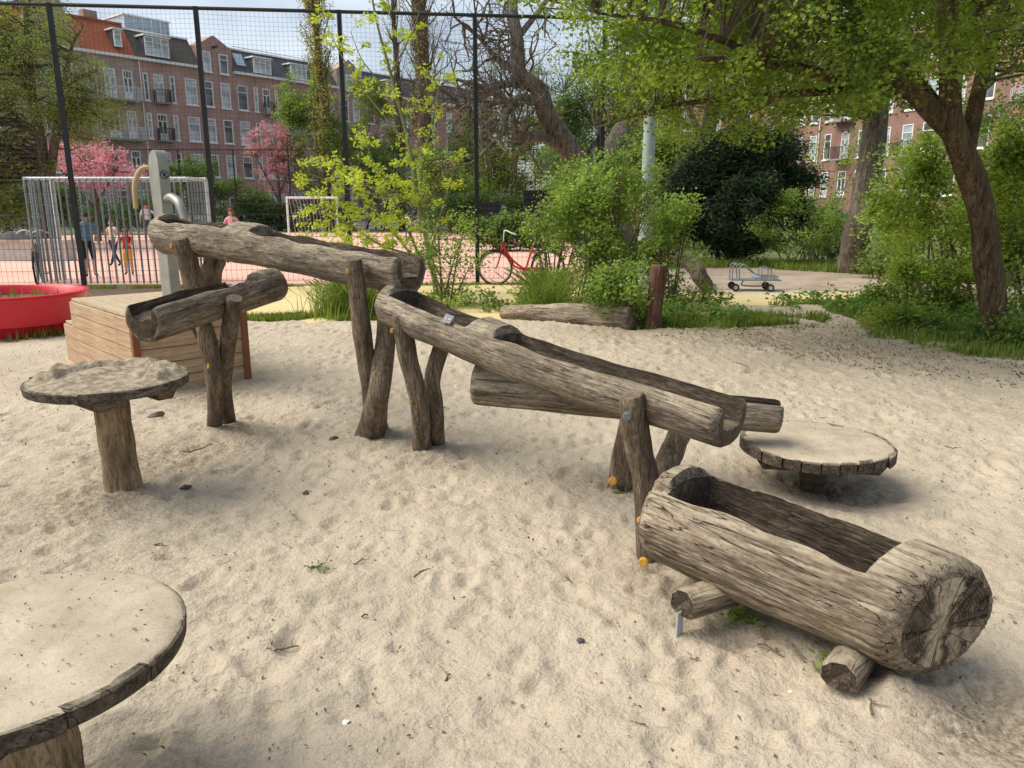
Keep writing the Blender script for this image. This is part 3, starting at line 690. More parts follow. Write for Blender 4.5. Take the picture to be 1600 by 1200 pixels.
for (a, hh) in ((C0 - U * .02 - Vd * .02, .645), (C0 + U * (LU + .015) - Vd * .02, .645)):
    mb = MB(); mb.box((-.028, -.028, 0), (.028, .028, hh)); mb.build('corner_batten', M['larch_dark'], pf, Matrix.Translation(a) @ Matrix.Rotation(math.atan2(U.y, U.x), 4, 'Z'))
mb = MB(); mb.box((.03, .03, .0), (LU - .03, LV - .03, .6)); mb.build('core', M['soil'], pf, Matrix.Translation(C0) @ Matrix.Rotation(math.atan2(U.y, U.x), 4, 'Z'))

# steel hand pump
pb = gz(271, 466, .675); pump = tag(empty('water_pump', (pb.x, pb.y, .675), R(-22)), 'steel column hand pump with curved wooden handle and bent spout', 'water pump')
ht = 1.43; dp = .12; wd = .105
sec = [( -dp, 0), (dp * .55, 0)]
prof = [(-dp, 0.0)] + [(-dp, ht * .35), (-dp - .0, ht * .62)] + [(-dp - .015, ht * .80)] + [(-dp - .01 + (dp) * (1 - math.cos(a)) * 1.0, ht - .16 + .16 * math.sin(a)) for a in np.linspace(.15, math.pi / 2, 6)] + [(dp * .05, ht - .001), (dp * .25, ht - .012), (dp * .42, ht - .045), (dp * .52, ht - .09), (dp * .55, ht - .14), (dp * .55, 0)]
mb = MB(); n = len(prof); V = [(-wd / 2, -y, z) for y, z in prof] + [(wd / 2, -y, z) for y, z in prof]
# local axes: x right, -y towards viewer; profile y>0 is the spout side
mb.add([(q[0], q[1], q[2]) for q in V], [tuple(range(n)), tuple(range(2 * n - 1, n - 1, -1))] + [(k, n + k, n + (k + 1) % n, (k + 1) % n) for k in range(n)])
PM = Matrix.Translation(pb) @ Matrix.Rotation(R(50), 4, 'Z')
mb.build('column', M['steel'], pump, PM, smooth=35)
mb = MB(); sp_ = spline([(0, -.07, .975), (0, -.18, .985), (0, -.31, .92), (0, -.385, .78)], 6); mb.tube(sp_, .041, 14); mb.build('spout', M['steel'], pump, PM, smooth=40)
mb = MB(); hs = spline([(-.02, .19, 1.28), (-.07, .26, 1.25), (-.12, .31, 1.11), (-.13, .32, .88)], 6); mb.tube(hs, lerps([.02, .026, .027, .022], len(hs)), 10); mb.build('handle', M['ochre'], pump, PM, smooth=40)
mb = MB(); mb.tube([(0, .10, 1.25), (0, .21, 1.28)], .026, 10); mb.build('pivot', M['galv'], pump, PM)
# emblem: a struck-through drinking glass in a ring
mb = MB(); yf = -dp * .55 - .003; ez = 1.20; er = .042
ring = []
for k in range(24):
    a0 = 2 * math.pi * k / 24; a1 = 2 * math.pi * (k + 1) / 24
    mb.add([(er * math.cos(a0), yf, ez + er * math.sin(a0)), (er * math.cos(a1), yf, ez + er * math.sin(a1)), (.82 * er * math.cos(a1), yf, ez + .82 * er * math.sin(a1)), (.82 * er * math.cos(a0), yf, ez + .82 * er * math.sin(a0))], [(0, 1, 2, 3)])
mb.add([(-.030, yf - .001, ez + .026), (-.024, yf - .001, ez + .032), (.030, yf - .001, ez - .026), (.024, yf - .001, ez - .032)], [(0, 1, 2, 3)])
mb.add([(-.014, yf, ez + .016), (.014, yf, ez + .016), (.010, yf, ez - .018), (-.010, yf, ez - .018)], [(0, 1, 2, 3)])
mb.build('emblem', M['black'], pump, PM)

# red planter
pc = Vector((-6.42, 9.85, -.06)); pl = tag(empty('planter', pc), 'big round red plastic planter at the left edge', 'planter')
mb = MB(); mb.lathe([(.66, 0), (.70, .17), (.715, .19), (.80, .20), (.86, .54), (.885, .552), (.885, .57), (.83, .572), (.80, .54), (.76, .40), (.001, .40)], 64); mb.build('tub', M['redpl'], pl, Matrix.Translation(pc), smooth=30)
mb = MB(); mb.lathe([(.775, .41), (.76, .45), (.4, .48), (.001, .48)], 40); mb.build('soil', M['soil'], pl, Matrix.Translation(pc), smooth=30)

# ================================================================== BUILDINGS
def wall_frame(a, d):
    m = Matrix.Identity(4); n = Vector((-d.y, d.x, 0))
    for i in range(3): m[i][0] = d[i]; m[i][1] = n[i]; m[i][2] = (0, 0, 1)[i]; m[i][3] = a[i]
    return m
_wc = {}
def win_mesh(w, h, kind):
    key = (round(w, 2), round(h, 2), kind)
    if key in _wc: return _wc[key]
    f = .10; mb = MB()
    def bar(x0, x1, z0, z1, y0=.02, y1=.12): mb.box((x0, y0, z0), (x1, y1, z1))
    bar(-w / 2, -w / 2 + f, -h / 2, h / 2); bar(w / 2 - f, w / 2, -h / 2, h / 2)
    bar(-w / 2 + f, w / 2 - f, h / 2 - f, h / 2); bar(-w / 2 + f, w / 2 - f, -h / 2, -h / 2 + f)
    zt = h / 2 - h * .30; bar(-w / 2 + f, w / 2 - f, zt, zt + .06, .025, .115)
    if kind == 'door' : bar(-.05, .05, -h / 2 + f, zt, .025, .115); bar(-w / 2 + f, w / 2 - f, -h / 2 + f, -h / 2 + .5, .03, .11)
    if kind in ('door', 'multi'):
        for k in (-1, 0, 1) if kind == 'multi' else (-.6, .6): bar(k * w * .25 - .015, k * w * .25 + .015, zt + .06, h / 2 - f, .03, .11)
    if kind == 'multi': bar(-w / 2 + f, w / 2 - f, zt + h * .13, zt + h * .13 + .025, .032, .108)
    if kind == 'triple':
        for k in (-1, 1): bar(k * w / 6 - .04, k * w / 6 + .04, -h / 2 + f, zt, .025, .115); bar(k * w / 6 - .04, k * w / 6 + .04, zt + .06, h / 2 - f, .025, .115)
    fr = mb.mesh('window_frame', M['trim'])
    pn = MB().add([(-w / 2 + f, .07, -h / 2 + f), (w / 2 - f, .07, -h / 2 + f), (w / 2 - f, .07, h / 2 - f), (-w / 2 + f, .07, h / 2 - f)], [(0, 1, 2, 3)])
    si = MB().box((-w / 2 - .06, -.10, -h / 2 - .09), (w / 2 + .06, .02, -h / 2 - .001)).mesh('window_sill', M['trim'])
    _wc[key] = (fr, [pn.mesh('pane_dark', M['glass_d']), pn.mesh('pane_light', M['glass_l'])], si); return _wc[key]
def house(label, m, u0, u1, zt, wins, mat, gable=None, depth=8.0, name='terraced_house', roof=None):
    root = empty(name); root.matrix_world = m @ Matrix.Translation((u0, 0, 0)); tag(root, label, 'house', 'brick terrace houses')
    W = u1 - u0; mb = MB()
    us = sorted({0, W} | {round(min(W, max(0, a - u0 + s * w / 2)), 3) for (a, z, w, h, k) in wins for s in (-1, 1)})
    zs = sorted({-.1, zt} | {round(z + s * h / 2, 3) for (a, z, w, h, k) in wins for s in (-1, 1) if z + h / 2 < zt})
    def hole(x, z): return any(abs(x - (a - u0)) < w / 2 and abs(z - zc) < h / 2 and zc + h / 2 < zt for (a, zc, w, h, k) in wins)
    for i in range(len(us) - 1):
        for j in range(len(zs) - 1):
            if not hole((us[i] + us[i + 1]) / 2, (zs[j] + zs[j + 1]) / 2):
                mb.add([(us[i], 0, zs[j]), (us[i + 1], 0, zs[j]), (us[i + 1], 0, zs[j + 1]), (us[i], 0, zs[j + 1])], [(0, 1, 2, 3)])
    for (a, z, w, h, k) in wins:
        if z + h / 2 >= zt and not gable: continue
        a -= u0; x0, x1, z0, z1 = a - w / 2, a + w / 2, z - h / 2, z + h / 2; d = .16
        if z1 < zt: mb.add([(x0, 0, z0), (x1, 0, z0), (x1, 0, z1), (x0, 0, z1), (x0, d, z0), (x1, d, z0), (x1, d, z1), (x0, d, z1)], [(0, 4, 5, 1), (1, 5, 6, 2), (2, 6, 7, 3), (3, 7, 4, 0)])
    mb.add([(0, 0, -.1), (0, depth, -.1), (0, depth, zt), (0, 0, zt), (W, 0, -.1), (W, depth, -.1), (W, depth, zt), (W, 0, zt)], [(0, 3, 2, 1), (4, 5, 6, 7), (1, 2, 6, 5), (3, 7, 6, 2)])
    if gable:
        pk = gable[0] - u0; zp, zsld = gable[1], gable[2]
        mb.add([(0, -.01, zt), (W, -.01, zt), (W, -.01, zsld), (pk, -.01, zp), (0, -.01, zsld), (0, 1.6, zt), (W, 1.6, zt), (W, 1.6, zsld), (pk, 1.6, zp), (0, 1.6, zsld)],
               [(0, 1, 2, 3, 4), (0, 4, 9, 5), (1, 6, 7, 2), (2, 7, 8, 3), (3, 8, 9, 4)])
        zo = .17
    child('wall', mb.mesh('brick_wall', mat), root)
    for i, (a, z, w, h, k) in enumerate(wins):
        fr, pn, si = win_mesh(w, h, k); oo = (a - u0, -.12 if z + h / 2 >= zt else .0, z)
        f = child('window', fr, root, oo); child('pane', pn[(i * 7 + int(z * 3)) % 5 < 3], f); child('sill', si, f)
    if not gable:
        child('cornice', MB().box((-.0, -.35, zt - .05), (W, .0, zt + .16)).mesh('cornice', M['trim']), root)
        if roof:
            kind, zr, mt = roof; bk = 1.3 if kind == 'steep' else 1.6
            r = MB(); zb = zt + .162
            r.add([(.0, -.22, zb), (W, -.22, zb), (W, bk, zr), (0, bk, zr), (0, depth, zr), (W, depth, zr), (0, depth, zb), (W, depth, zb)], [(0, 1, 2, 3), (3, 2, 5, 4), (0, 3, 4, 6), (1, 7, 5, 2), (4, 5, 7, 6)])
            child('roof', r.mesh('roof', mt), root)
            child('ridge_trim', MB().box((0, bk - .12, zr - .02), (W, bk + .06, zr + .12)).mesh('ridge_trim', M['trim'] if kind != 'tile' else M['tile']), root)
    return root
def dormer(root, u0, uc, z, w, h, cheek):
    x = uc - u0; mb = MB().box((x - w / 2, -.1, z - h / 2), (x + w / 2, 1.6, z + h / 2 + .02)); d = child('dormer', mb.mesh('dormer', cheek), root)
    fr, pn, si = win_mesh(w, h, 'triple' if w > 1.2 else 'sash'); f = child('window', fr, d, (x, -.20, z)); child('pane', pn[1], f)
    child('lid', MB().box((x - w / 2 - .12, -.3, z + h / 2 + .03), (x + w / 2 + .12, 1.5, z + h / 2 + .16)).mesh('dormer_lid', M['trim']), d)
def balcony(root, u0, ua, ub, z, dep=.9):
    a, b = ua - u0, ub - u0; s = child('balcony', MB().box((a, -dep, z - .14), (b, -.005, z)).mesh('balcony_slab', M['stone']), root); mb = MB()
    n = int((b - a) / .14)
    for k in range(n + 1): x = a + (b - a) * k / n; mb.box((x - .014, -dep + .02, z + .001), (x + .014, -dep + .05, z + .95))
    for x in (a + .02, b - .05):
        for k in range(6): y = -dep + .1 + (dep - .15) * k / 6; mb.box((x, y, z + .001), (x + .025, y + .025, z + .95))
    mb.box((a, -dep, z + .951), (b, -dep + .06, z + 1.0)); child('railing', mb.mesh('railing', M['galv_l'] if b - a > 2 else M['black']), s)
def drainpipe(root, x, z0, z1):
    child('drainpipe', MB().tube([(x, -.08, z0), (x, -.08, z1)], .05, 8).mesh('drainpipe', M['trim']), root)
dl = Vector((.6172593, .7867598, 0)); ML = wall_frame(Vector((-31.02, 67.57, 0)), dl)
R3, R2, R1, R0 = 11.15, 8.03, 4.95, 1.7
def rows(cols): 
    out = []
    for (u, w, k) in cols:
        out += [(u, R3, w, 2.2, k), (u, R2, w, 2.1, k), (u, R1, w, 2.0, 'multi' if k == 'sash' and w > .7 else k), (u, R0, w, 2.1, 'sash')]
    return out
hA = house('grey brown terrace house with orange tiled roof behind the leafy tree', ML, -13, -.02, 13.2, rows([(-.75, .8, 'door'), (-2.2, .95, 'door'), (-3.6, .7, 'sash'), (-5.4, .9, 'sash'), (-7, .9, 'sash'), (-9, .9, 'sash'), (-11, .9, 'sash')]), M['brickB'], roof=('tile', 16.0, M['tile']))
dormer(hA, -13, -1.3, 14.55, .62, 1.25, M['slate']); balcony(hA, -13, -4.2, -.15, 9.85, 1.0); balcony(hA, -13, -4.2, -.15, 6.78, 1.0)
child('gable', MB().add([(4.2, -.3, 13.3), (8.6, -.3, 13.3), (7.4, -.3, 17.0), (6.4, -.3, 17.6), (4.2, 3, 13.3), (8.6, 3, 13.3), (7.4, 3, 17.0), (6.4, 3, 17.6)], [(0, 1, 2, 3), (1, 5, 6, 2), (2, 6, 7, 3), (0, 3, 7, 4)]).mesh('gable', M['brickB']), hA)
child('chimney', MB().box((10.1, 1.8, 16), (11.2, 2.6, 16.75)).mesh('chimney', M['brickB']), hA)
hB = house('brown red terrace house with dark mansard roof and one wide dormer', ML, 0, 5.73, 13.2, rows([(.75, .45, 'sash'), (1.87, .9, 'door'), (3.1, .45, 'sash'), (4.78, 1.1, 'sash')]), M['brickA'], roof=('flat', 15.7, M['slate_b']))
dormer(hB, 0, 1.95, 14.35, 2.1, 1.5, M['slate']); balcony(hB, 0, 1.2, 2.6, 9.98, .7); balcony(hB, 0, 1.2, 2.6, 6.9, .7); drainpipe(hB, .28, 3, 13.1)
child('penthouse', MB().box((.6, 2.4, 15.7), (4.6, 6, 17.0)).mesh('penthouse', M['glass_b']), hB)
pt = [o for o in bpy.data.objects if o.parent == hB and o.name.startswith('penthouse')][0]
mbp = MB()
for k in range(6): mbp.box((.6 + .78 * k, 2.3, 15.7), (.68 + .78 * k, 2.39, 17.0))
mbp.box((.5, 2.28, 17.001), (4.7, 6.1, 17.12)); child('frame', mbp.mesh('penthouse_frame', M['trim']), pt)
hC = house('narrow red brick gabled house between two mansard roofs', ML, 5.75, 9.0, 13.2, rows([(6.48, .85, 'sash'), (8.12, .98, 'sash')]) + [(6.45, 13.85, .8, 1.7, 'sash'), (8.1, 13.82, .85, 1.7, 'sash')], M['brickA'], gable=(7.3, 16.15, 15.2))
child('hoist_beam', MB().box((1.35, -.75, 15.05), (1.5, -.02, 15.2)).mesh('hoist_beam', M['black']), hC)
hD = house('long red brick terrace house with slate roof, skylight and dormers', ML, 9.02, 21.0, 13.2, rows([(9.87, 1.07, 'sash'), (11.29, .45, 'sash'), (12.44, .85, 'door'), (13.55, .4, 'sash'), (14.8, .5, 'sash'), (15.8, .8, 'door'), (17.3, 1.0, 'sash'), (19.0, 1.0, 'sash'), (20.3, .5, 'sash')]), M['brickA'], roof=('flat', 15.55, M['slate']))
dormer(hD, 9.02, 12.1, 14.15, 1.9, 1.3, M['slate']); dormer(hD, 9.02, 16.2, 14.1, 1.9, 1.3, M['slate']); balcony(hD, 9.02, 11.9, 13.1, 9.98, .7); drainpipe(hD, 5.2, 3, 13.1)
child('skylight', MB().add([(.55, .1, 14.0), (1.5, .1, 14.0), (1.5, .75, 15.1), (.55, .75, 15.1)], [(0, 1, 2, 3)]).mesh('skylight', M['glass_b']), hD)
child('roof_railing', MB().box((1.5, 2.2, 15.95), (11.5, 2.24, 16.0)).box((1.5, 2.2, 15.75), (11.5, 2.23, 15.78)).mesh('roof_railing', M['galv']), hD)
hE = house('far gabled brick house half hidden by the yellow green poplar', ML, 21.02, 24.4, 13.2, rows([(22, .9, 'sash'), (23.5, .9, 'sash')]) + [(22.6, 13.9, .9, 1.6, 'sash')], M['brickB'], gable=(22.7, 16.2, 15.1))
hF = house('farthest slate roofed terrace house behind the tall bare poplar', ML, 24.42, 46, 13.1, rows([(25.5, 1.0, 'sash'), (27.4, 1.0, 'sash'), (29.2, 1, 'sash'), (31, 1, 'sash'), (33, 1, 'sash'), (35, 1, 'sash'), (38, 1, 'sash')]), M['brickA'], roof=('flat', 15.6, M['slate']))
dormer(hF, 24.42, 28.6, 14.1, 1.7, 1.2, M['slate'])
# right hand terrace
dr = Vector((.306, -.952, 0)).normalized(); MR = wall_frame(Vector((26.3, 77.5, 0)), dr)
def rrows(cols):
    out = []
    for (u, w, k) in cols: out += [(u, 6.55, w, 2.25, k), (u, 3.3, w, 2.2, k), (u, 9.8, w, 2.2, k), (u, 13.0, w, 2.1, k)]
    return out
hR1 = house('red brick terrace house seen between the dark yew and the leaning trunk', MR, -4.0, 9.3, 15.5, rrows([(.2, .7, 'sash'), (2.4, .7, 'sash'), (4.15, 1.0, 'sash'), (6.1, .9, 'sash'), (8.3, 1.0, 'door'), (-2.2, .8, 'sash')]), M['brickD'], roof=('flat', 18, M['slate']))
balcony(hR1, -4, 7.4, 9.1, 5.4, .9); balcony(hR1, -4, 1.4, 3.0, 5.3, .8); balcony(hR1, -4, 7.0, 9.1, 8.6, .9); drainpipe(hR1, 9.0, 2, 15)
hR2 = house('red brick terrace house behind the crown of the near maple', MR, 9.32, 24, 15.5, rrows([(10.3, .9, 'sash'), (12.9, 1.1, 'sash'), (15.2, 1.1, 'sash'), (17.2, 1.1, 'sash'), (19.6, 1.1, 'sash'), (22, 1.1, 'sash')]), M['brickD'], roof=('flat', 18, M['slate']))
balcony(hR2, 9.32, 14.5, 16.5, 5.3, .9)
hR3 = house('right end terrace house with white balconies beyond the maple trunk', MR, 24.02, 40, 15.5, rrows([(25.5, 1.1, 'sash'), (28, 1.1, 'sash'), (31, 1.1, 'sash'), (34, 1.1, 'sash'), (37, 1.1, 'sash')]), M['brickC'], roof=('flat', 18, M['slate']))
balcony(hR3, 24.02, 25, 35, 8.2, 1.4)
MQ = wall_frame(Vector((13.0, 84.0, 0)), Vector((.985, -.17, 0)).normalized())
hQ = house('orange brick block rising behind the grey lamp mast', MQ, 0, 15.5, 16, [(u, z, .9, 2.2, 'multi') for u in (2.5, 5.2, 8.0, 11, 13.6) for z in (3.4, 6.7, 10, 13.2)], M['brickC'], roof=('flat', 18.4, M['slate']))

# ================================================================== CARS BEHIND THE GREENERY
def car(label, loc, rz, paint, van=False, s=1.0):
    root = tag(empty('parked_car', loc, rz), label, 'car', 'cars parked beyond the greenery'); hw = .86; hh = 1.95 if van else 1.46
    low = [(-2.1, .35), (-2.12, .75), (-2.0, .92), (1.2, .95), (2.0, .80), (2.12, .6), (2.1, .35)]
    mb = MB(); n = len(low); V = [(x, -hw, z) for x, z in low] + [(x, hw, z) for x, z in low]
    mb.add(V, [tuple(range(n)), tuple(range(2 * n - 1, n - 1, -1))] + [((k + 1) % n, k, n + k, n + (k + 1) % n) for k in range(n)]); child('body', mb.mesh('car_body', M[paint]), root)
    cab = [(-1.95, .921), (-1.75 if van else -1.5, hh), (.55 if van else .25, hh), (1.15, .951)]
    mb = MB(); V = [(x, -hw * (.98 if z < 1 else .80), z) for x, z in cab] + [(x, hw * (.98 if z < 1 else .80), z) for x, z in cab]
    mb.add(V, [(0, 1, 2, 3), (7, 6, 5, 4), (1, 0, 4, 5), (3, 2, 6, 7), (2, 1, 5, 6)], [0, 0, 0, 0, 1]); c = child('cabin', mb.mesh('cabin', [M['car_glass'], M[paint]]), root)
    for x in (-.62, ): child('pillar', MB().box((x, -hw * .99, .94), (x + .1, -hw * .84, hh - .05)).mesh('pillar', M[paint]), c)
    for x in (-1.35, 1.35):
        for sy in (-1, 1):
            w = child('wheel', MB().tube([(x, sy * (hw - .16), .32), (x, sy * (hw + .01), .32)], .32, 16).mesh('tyre', M['rubber']), root)
            child('rim', MB().tube([(x, sy * (hw + .011), .32), (x, sy * (hw + .025), .32)], .2, 12).mesh('rim', M['galv']), w)
    for sy in (-1, 1):
        child('headlight', MB().box((2.06, sy * .6 - .16, .62), (2.13, sy * .6 + .16, .74)).mesh('headlight', M['white']), root); child('tail_light', MB().box((-2.14, sy * .68 - .1, .62), (-2.1, sy * .68 + .1, .82)).mesh('tail_light', M['redpaint']), root)
car('white van parked behind the pink tree, right of the near goal', (at(414, 340, 54).x, 54, -.07), R(5), 'car_w', True)
car('white car parked far behind the black fence post beside the red haired child', (at(346, 340, 55).x, 55, -.07), R(5), 'car_w')
car('grey green car half hidden behind the leaning trunk', (at(1300, 345, 45).x, 45, -.07), R(-40), 'car_g')
car('pale car glimpsed behind the shrubs right of the yew', (at(1222, 335, 50).x, 50, -.07), R(-50), 'car_w')
car('red car glimpsed right of the maple trunk', (at(1585, 350, 33).x, 33, -.07), R(-60), 'car_r')

# ================================================================== FENCE ROUND THE COURT
fd = Vector((math.cos(R(6)), math.sin(R(6)), 0)); F0 = Vector((-8.73, 15.64, 0)); FM = wall_frame(F0, fd)
def fence_u(px, py):
    r = ray(px, py); n = Vector((-fd.y, fd.x, 0)); t = (F0 - Vector((0, 0, 0))).dot(n) / Vector((r.x, r.y, 0)).dot(n); return (Vector((r.x, r.y, 0)) * t - F0).dot(fd)
posts_u = [-5.6] + [fence_u(px, py) for px, py in ((78, 20), (306, 20), (530, 25), (742, 30), (940, 260))]
fence = empty('ball_fence'); fence.matrix_world = FM; tag(fence, 'tall anthracite ball fence with netting between the sand pit and the court', 'fence')
TOPZ = 5.27
for u in posts_u: child('post', MB().box((u - .04, -.04, -.1), (u + .04, .04, TOPZ)).mesh('fence_post', M['black']), fence)
for a, b in zip(posts_u[:-1], posts_u[1:]):
    child('rail', MB().tube([(a + .045, 0, TOPZ - .03), (b - .045, 0, TOPZ - .03)], .035, 8).mesh('top_rail', M['black']), fence)
    mb = MB(); nv = int((b - a - .1) / .1)
    for k in range(nv + 1): x = a + .05 + (b - a - .1) * k / nv; mb.tube([(x, .03, .03), (x, .03, 2.06)], .0028, 4, 0, False)
    for k in range(10): z = .05 + k * .222; mb.tube([(a + .05, .024, z), (b - .05, .024, z)], .0042, 4, 0, False)
    child('wire_panel', mb.mesh('wire_panel', M['black']), fence)
    mb = MB(); c = .085; nv = int((b - a - .1) / c)
    for k in range(nv + 1): x = a + .05 + (b - a - .1) * k / nv; mb.tube([(x, .0, 2.07), (x + .01, .012 * math.sin(k), 3.5), (x, .0, TOPZ - .06)], .0020, 3, 0, False)
    for k in range(int((TOPZ - 2.1) / c)):
        z = 2.08 + k * c; mb.tube([(a + .05 + (b - a - .1) * t, .01 * math.sin(7 * t + k), z - .03 * math.sin(math.pi * t)) for t in (0, .25, .5, .75, 1)], .0020, 3, 0, False)
    child('net', mb.mesh('net', M['black']), fence)
# return side and far side of the court
def low_fence(label, A, B, H, n, step=.25):
    d = (B - A).normalized(); LL = (B - A).length; o = empty('court_fence'); o.matrix_world = wall_frame(A, d); tag(o, label, 'fence')
    for k in range(n + 1): u = LL * k / n; child('post', MB().box((u - .03, -.03, -.1), (u + .03, .03, H)).mesh('fence_post', M['black']), o)
    for k in range(n):
        a, b = LL * k / n + .031, LL * (k + 1) / n - .031; mb = MB(); nv = int((b - a) / step)
        for j in range(nv + 1): x = a + (b - a) * j / nv; mb.tube([(x, .04, .02), (x, .04, H - .05)], .004, 3, 0, False)
        for j in range(int(H / .5) + 1): mb.tube([(a, .045, .05 + j * .5), (b, .045, .05 + j * .5)], .006, 3, 0, False)
        mb.box((a, -.02, H - .05), (b, .02, H)); child('wire_panel', mb.mesh('wire_panel', M['black']), o)
low_fence('far fence along the back edge of the court', Vector((-26, 46.8, 0)), Vector((3.0, 46.8, 0)), 4.7, 9)
low_fence('side fence running back from the last tall post', FM @ Vector((posts_u[-1], .4, 0)), Vector((3.05, 46.5, 0)), 3.0, 8)

# ================================================================== GOALS, BENCH WALL, CONTAINERS
ga, gb, gY = at(48, 360, 16.5).x, at(300, 360, 16.5).x, 16.5
goal = tag(empty('cage_goal', (ga, gY, 0)), 'galvanised cage goal with upright bars just behind the tall fence', 'goal')
Hg = 2.12; dg = 1.0; W_ = gb - ga
def gp(*p): return (ga + p[0], gY + p[1], p[2])
nb = 25
for k in range(nb):
    x = W_ * k / (nb - 1); mb = MB(); mb.tube(spline([gp(x, 0, -.06), gp(x, 0, 1.2), gp(x, .0, Hg - .12), gp(x, .06, Hg - .02), gp(x, .3, Hg)], 3), .020, 6); mb.build('bar', M['galv_d'], goal, smooth=60)
for x in (0, W_):
    for k in range(1, 7): mb = MB(); y = dg * k / 6; mb.tube([gp(x, y, -.06), gp(x, y, Hg - .05)], .022, 6); mb.build('bar', M['galv_l' if k == 6 else 'galv_d'], goal, smooth=60)
for (p, q_, r_) in ((gp(0, dg, Hg), gp(W_, dg, Hg), .045), (gp(0, .06, Hg), gp(W_, .06, Hg), .028),  (gp(0, .0, Hg), gp(0, dg, Hg), .03), (gp(W_, 0, Hg), gp(W_, dg, Hg), .03), (gp(0, dg, -.06), gp(0, dg, Hg), .05), (gp(W_, dg, -.06), gp(W_, dg, Hg), .05)):
    mb = MB(); mb.tube([p, q_], r_, 8); mb.build('frame_tube', M['galv_l'], goal, smooth=60)
A_, B_ = at(450, 340, 42), at(527, 340, 42); g_ = tag(empty('far_goal', (A_.x, 42, 0)), 'small white far goal across the court behind the yellow green sapling', 'goal')
zt_ = at(450, 309, 42).z
for (p, q_) in (((A_.x, 42, -.06), (A_.x, 42, zt_)), ((B_.x, 42, -.06), (B_.x, 42, zt_)), ((A_.x - .05, 42, zt_), (B_.x + .05, 42, zt_))):
    mb = MB(); mb.tube([p, q_], .06, 8); mb.build('frame_tube', M['white'], g_, smooth=60)
mb = MB()
for k in range(14): x = A_.x + (B_.x - A_.x) * (k + .5) / 14; mb.tube([(x, 43, -.05), (x, 42.1, zt_ - .06)], .012, 4)
mb.build('net', M['galv'], g_)
wl = tag(empty('low_wall', (-16.3, 23.5, 0)), 'low pale wall beyond the cage goal at the left edge', 'wall'); mb = MB(); mb.box((-19, 23.3, -.06), (-13.3, 23.75, .50)); mb.build('wall', M['concrete'], wl)
mb = MB(); mb.box((-19.05, 23.25, .501), (-13.25, 23.8, .56)); mb.build('coping', M['pale'], wl)
# coat heaped on the wall
V = []; F_ = []; n_a, n_r = 20, 8
for i in range(n_r + 1):
    for k in range(n_a):
        a = 2 * math.pi * k / n_a; rr = i / n_r; p = Vector((math.cos(a) * rr, math.sin(a) * rr, 0)); V.append((-14.9 + p.x * .62, 23.5 + p.y * .28, .565 + .24 * (1 - rr ** 2) * (1 + .6 * mnoise.noise(p * 3)) + (0 if i < n_r else -.003)))
for i in range(n_r):
    for k in range(n_a): F_.append((i * n_a + k, (i + 1) * n_a + k, (i + 1) * n_a + (k + 1) % n_a, i * n_a + (k + 1) % n_a))
tag(link('coat', quick_mesh('coat', V, F_, M['cloth_grey'], smooth=True)), 'grey coat heaped on the low pale wall', 'coat')
def container(label, px0, px1, row_top, Y):
    x0, x1 = at(px0, 340, Y).x, at(px1, 340, Y).x; zt = at(px0, row_top, Y).z; o = tag(empty('container', (x0, Y, 0)), label, 'container'); mb = MB(); mb.box((x0, Y, -.06), (x1, Y + 1.2, zt)); mb.build('body', M['container'], o)
    n = max(3, int(zt / .22))
    for k in range(n): z = .05 + (zt - .1) * k / n; mb = MB(); mb.box((x0 + .02, Y - .03, z), (x1 - .02, Y - .002, z + .12)); mb.build('slat', M['container'], o)
    mb = MB(); mb.box((x0 - .04, Y - .06, zt + .001), (x1 + .04, Y + 1.24, zt + .06)); mb.build('lid', M['black'], o)
container('dark slatted container behind the red bicycle', 818, 862, 300, 30.0)
container('small dark blue container left of the slatted one', 752, 782, 318, 33.0)

# ================================================================== LAMP MAST, POSTS, LOGS
lp = Vector((2.56, 15.0, 0)); lm = tag(empty('lamp_mast', lp), 'grey green round mast rising out of the central shrub', 'mast')
mb = MB(); mb.tube([(lp.x, lp.y, -.1), (lp.x, lp.y, 3), (lp.x, lp.y, 9)], [.125, .115, .085], 20); mb.build('pole', M['lamp'], lm, smooth=60)
mb = MB(); mb.lathe([(.132, .9), (.136, .92), (.136, .98), (.130, 1.0)], 20, 0, (lp.x, lp.y, 0)); mb.build('collar', M['lamp'], lm, smooth=60)
mb = MB(); mb.tube([(lp.x, lp.y, 9), (lp.x - .5, lp.y + .3, 9.2)], .05, 8); mb.box((lp.x - 1.0, lp.y + .2, 9.12), (lp.x - .4, lp.y + .55, 9.28)); mb.build('lamp_head', M['lamp'], lm)
rp = gz(1020, 516, -.02); r_ = tag(empty('bark_post', rp), 'reddish brown upright post beside the lying log', 'post')
pole([rp + Vector((.035, 0, .84)), rp + Vector((.02, 0, .45)), rp + Vector((0, 0, 0)), rp + Vector((0, 0, -.15))], [.095, .105, .10, .105], r_, 'post', 'redpost', 21, 6, 16)
rp = at(1030, 400, 12.4); r_ = tag(empty('bark_post', (rp.x, rp.y, 0)), 'second reddish post hidden in the leaves behind the first', 'post')
pole([Vector((rp.x, rp.y, 1.0)), Vector((rp.x - .02, rp.y, .5)), Vector((rp.x, rp.y, -.1))], [.10, .11, .11], r_, 'post', 'redpost', 23, 6, 14)
lg = tag(empty('lying_log', (.7, 10.6, 0)), 'split grey log lying along the far edge of the sand', 'log')
P0, P1 = at(786, 491, 11.3), at(990, 492, 10.05); P0.z = .03; P1.z = .13
link('log', trough_mesh('lying_log', (P1 - P0).length, .10, .20, [], .5, 0, [M['log_big'], M['inner'], M['log_big'], M['log_big']], 41, lump=.16), lg, frame_x(P0, P1))
lg = tag(empty('leaning_log', (3.6, 14.2, 0)), 'grey forked log leaning on the ground behind the shrub', 'log')
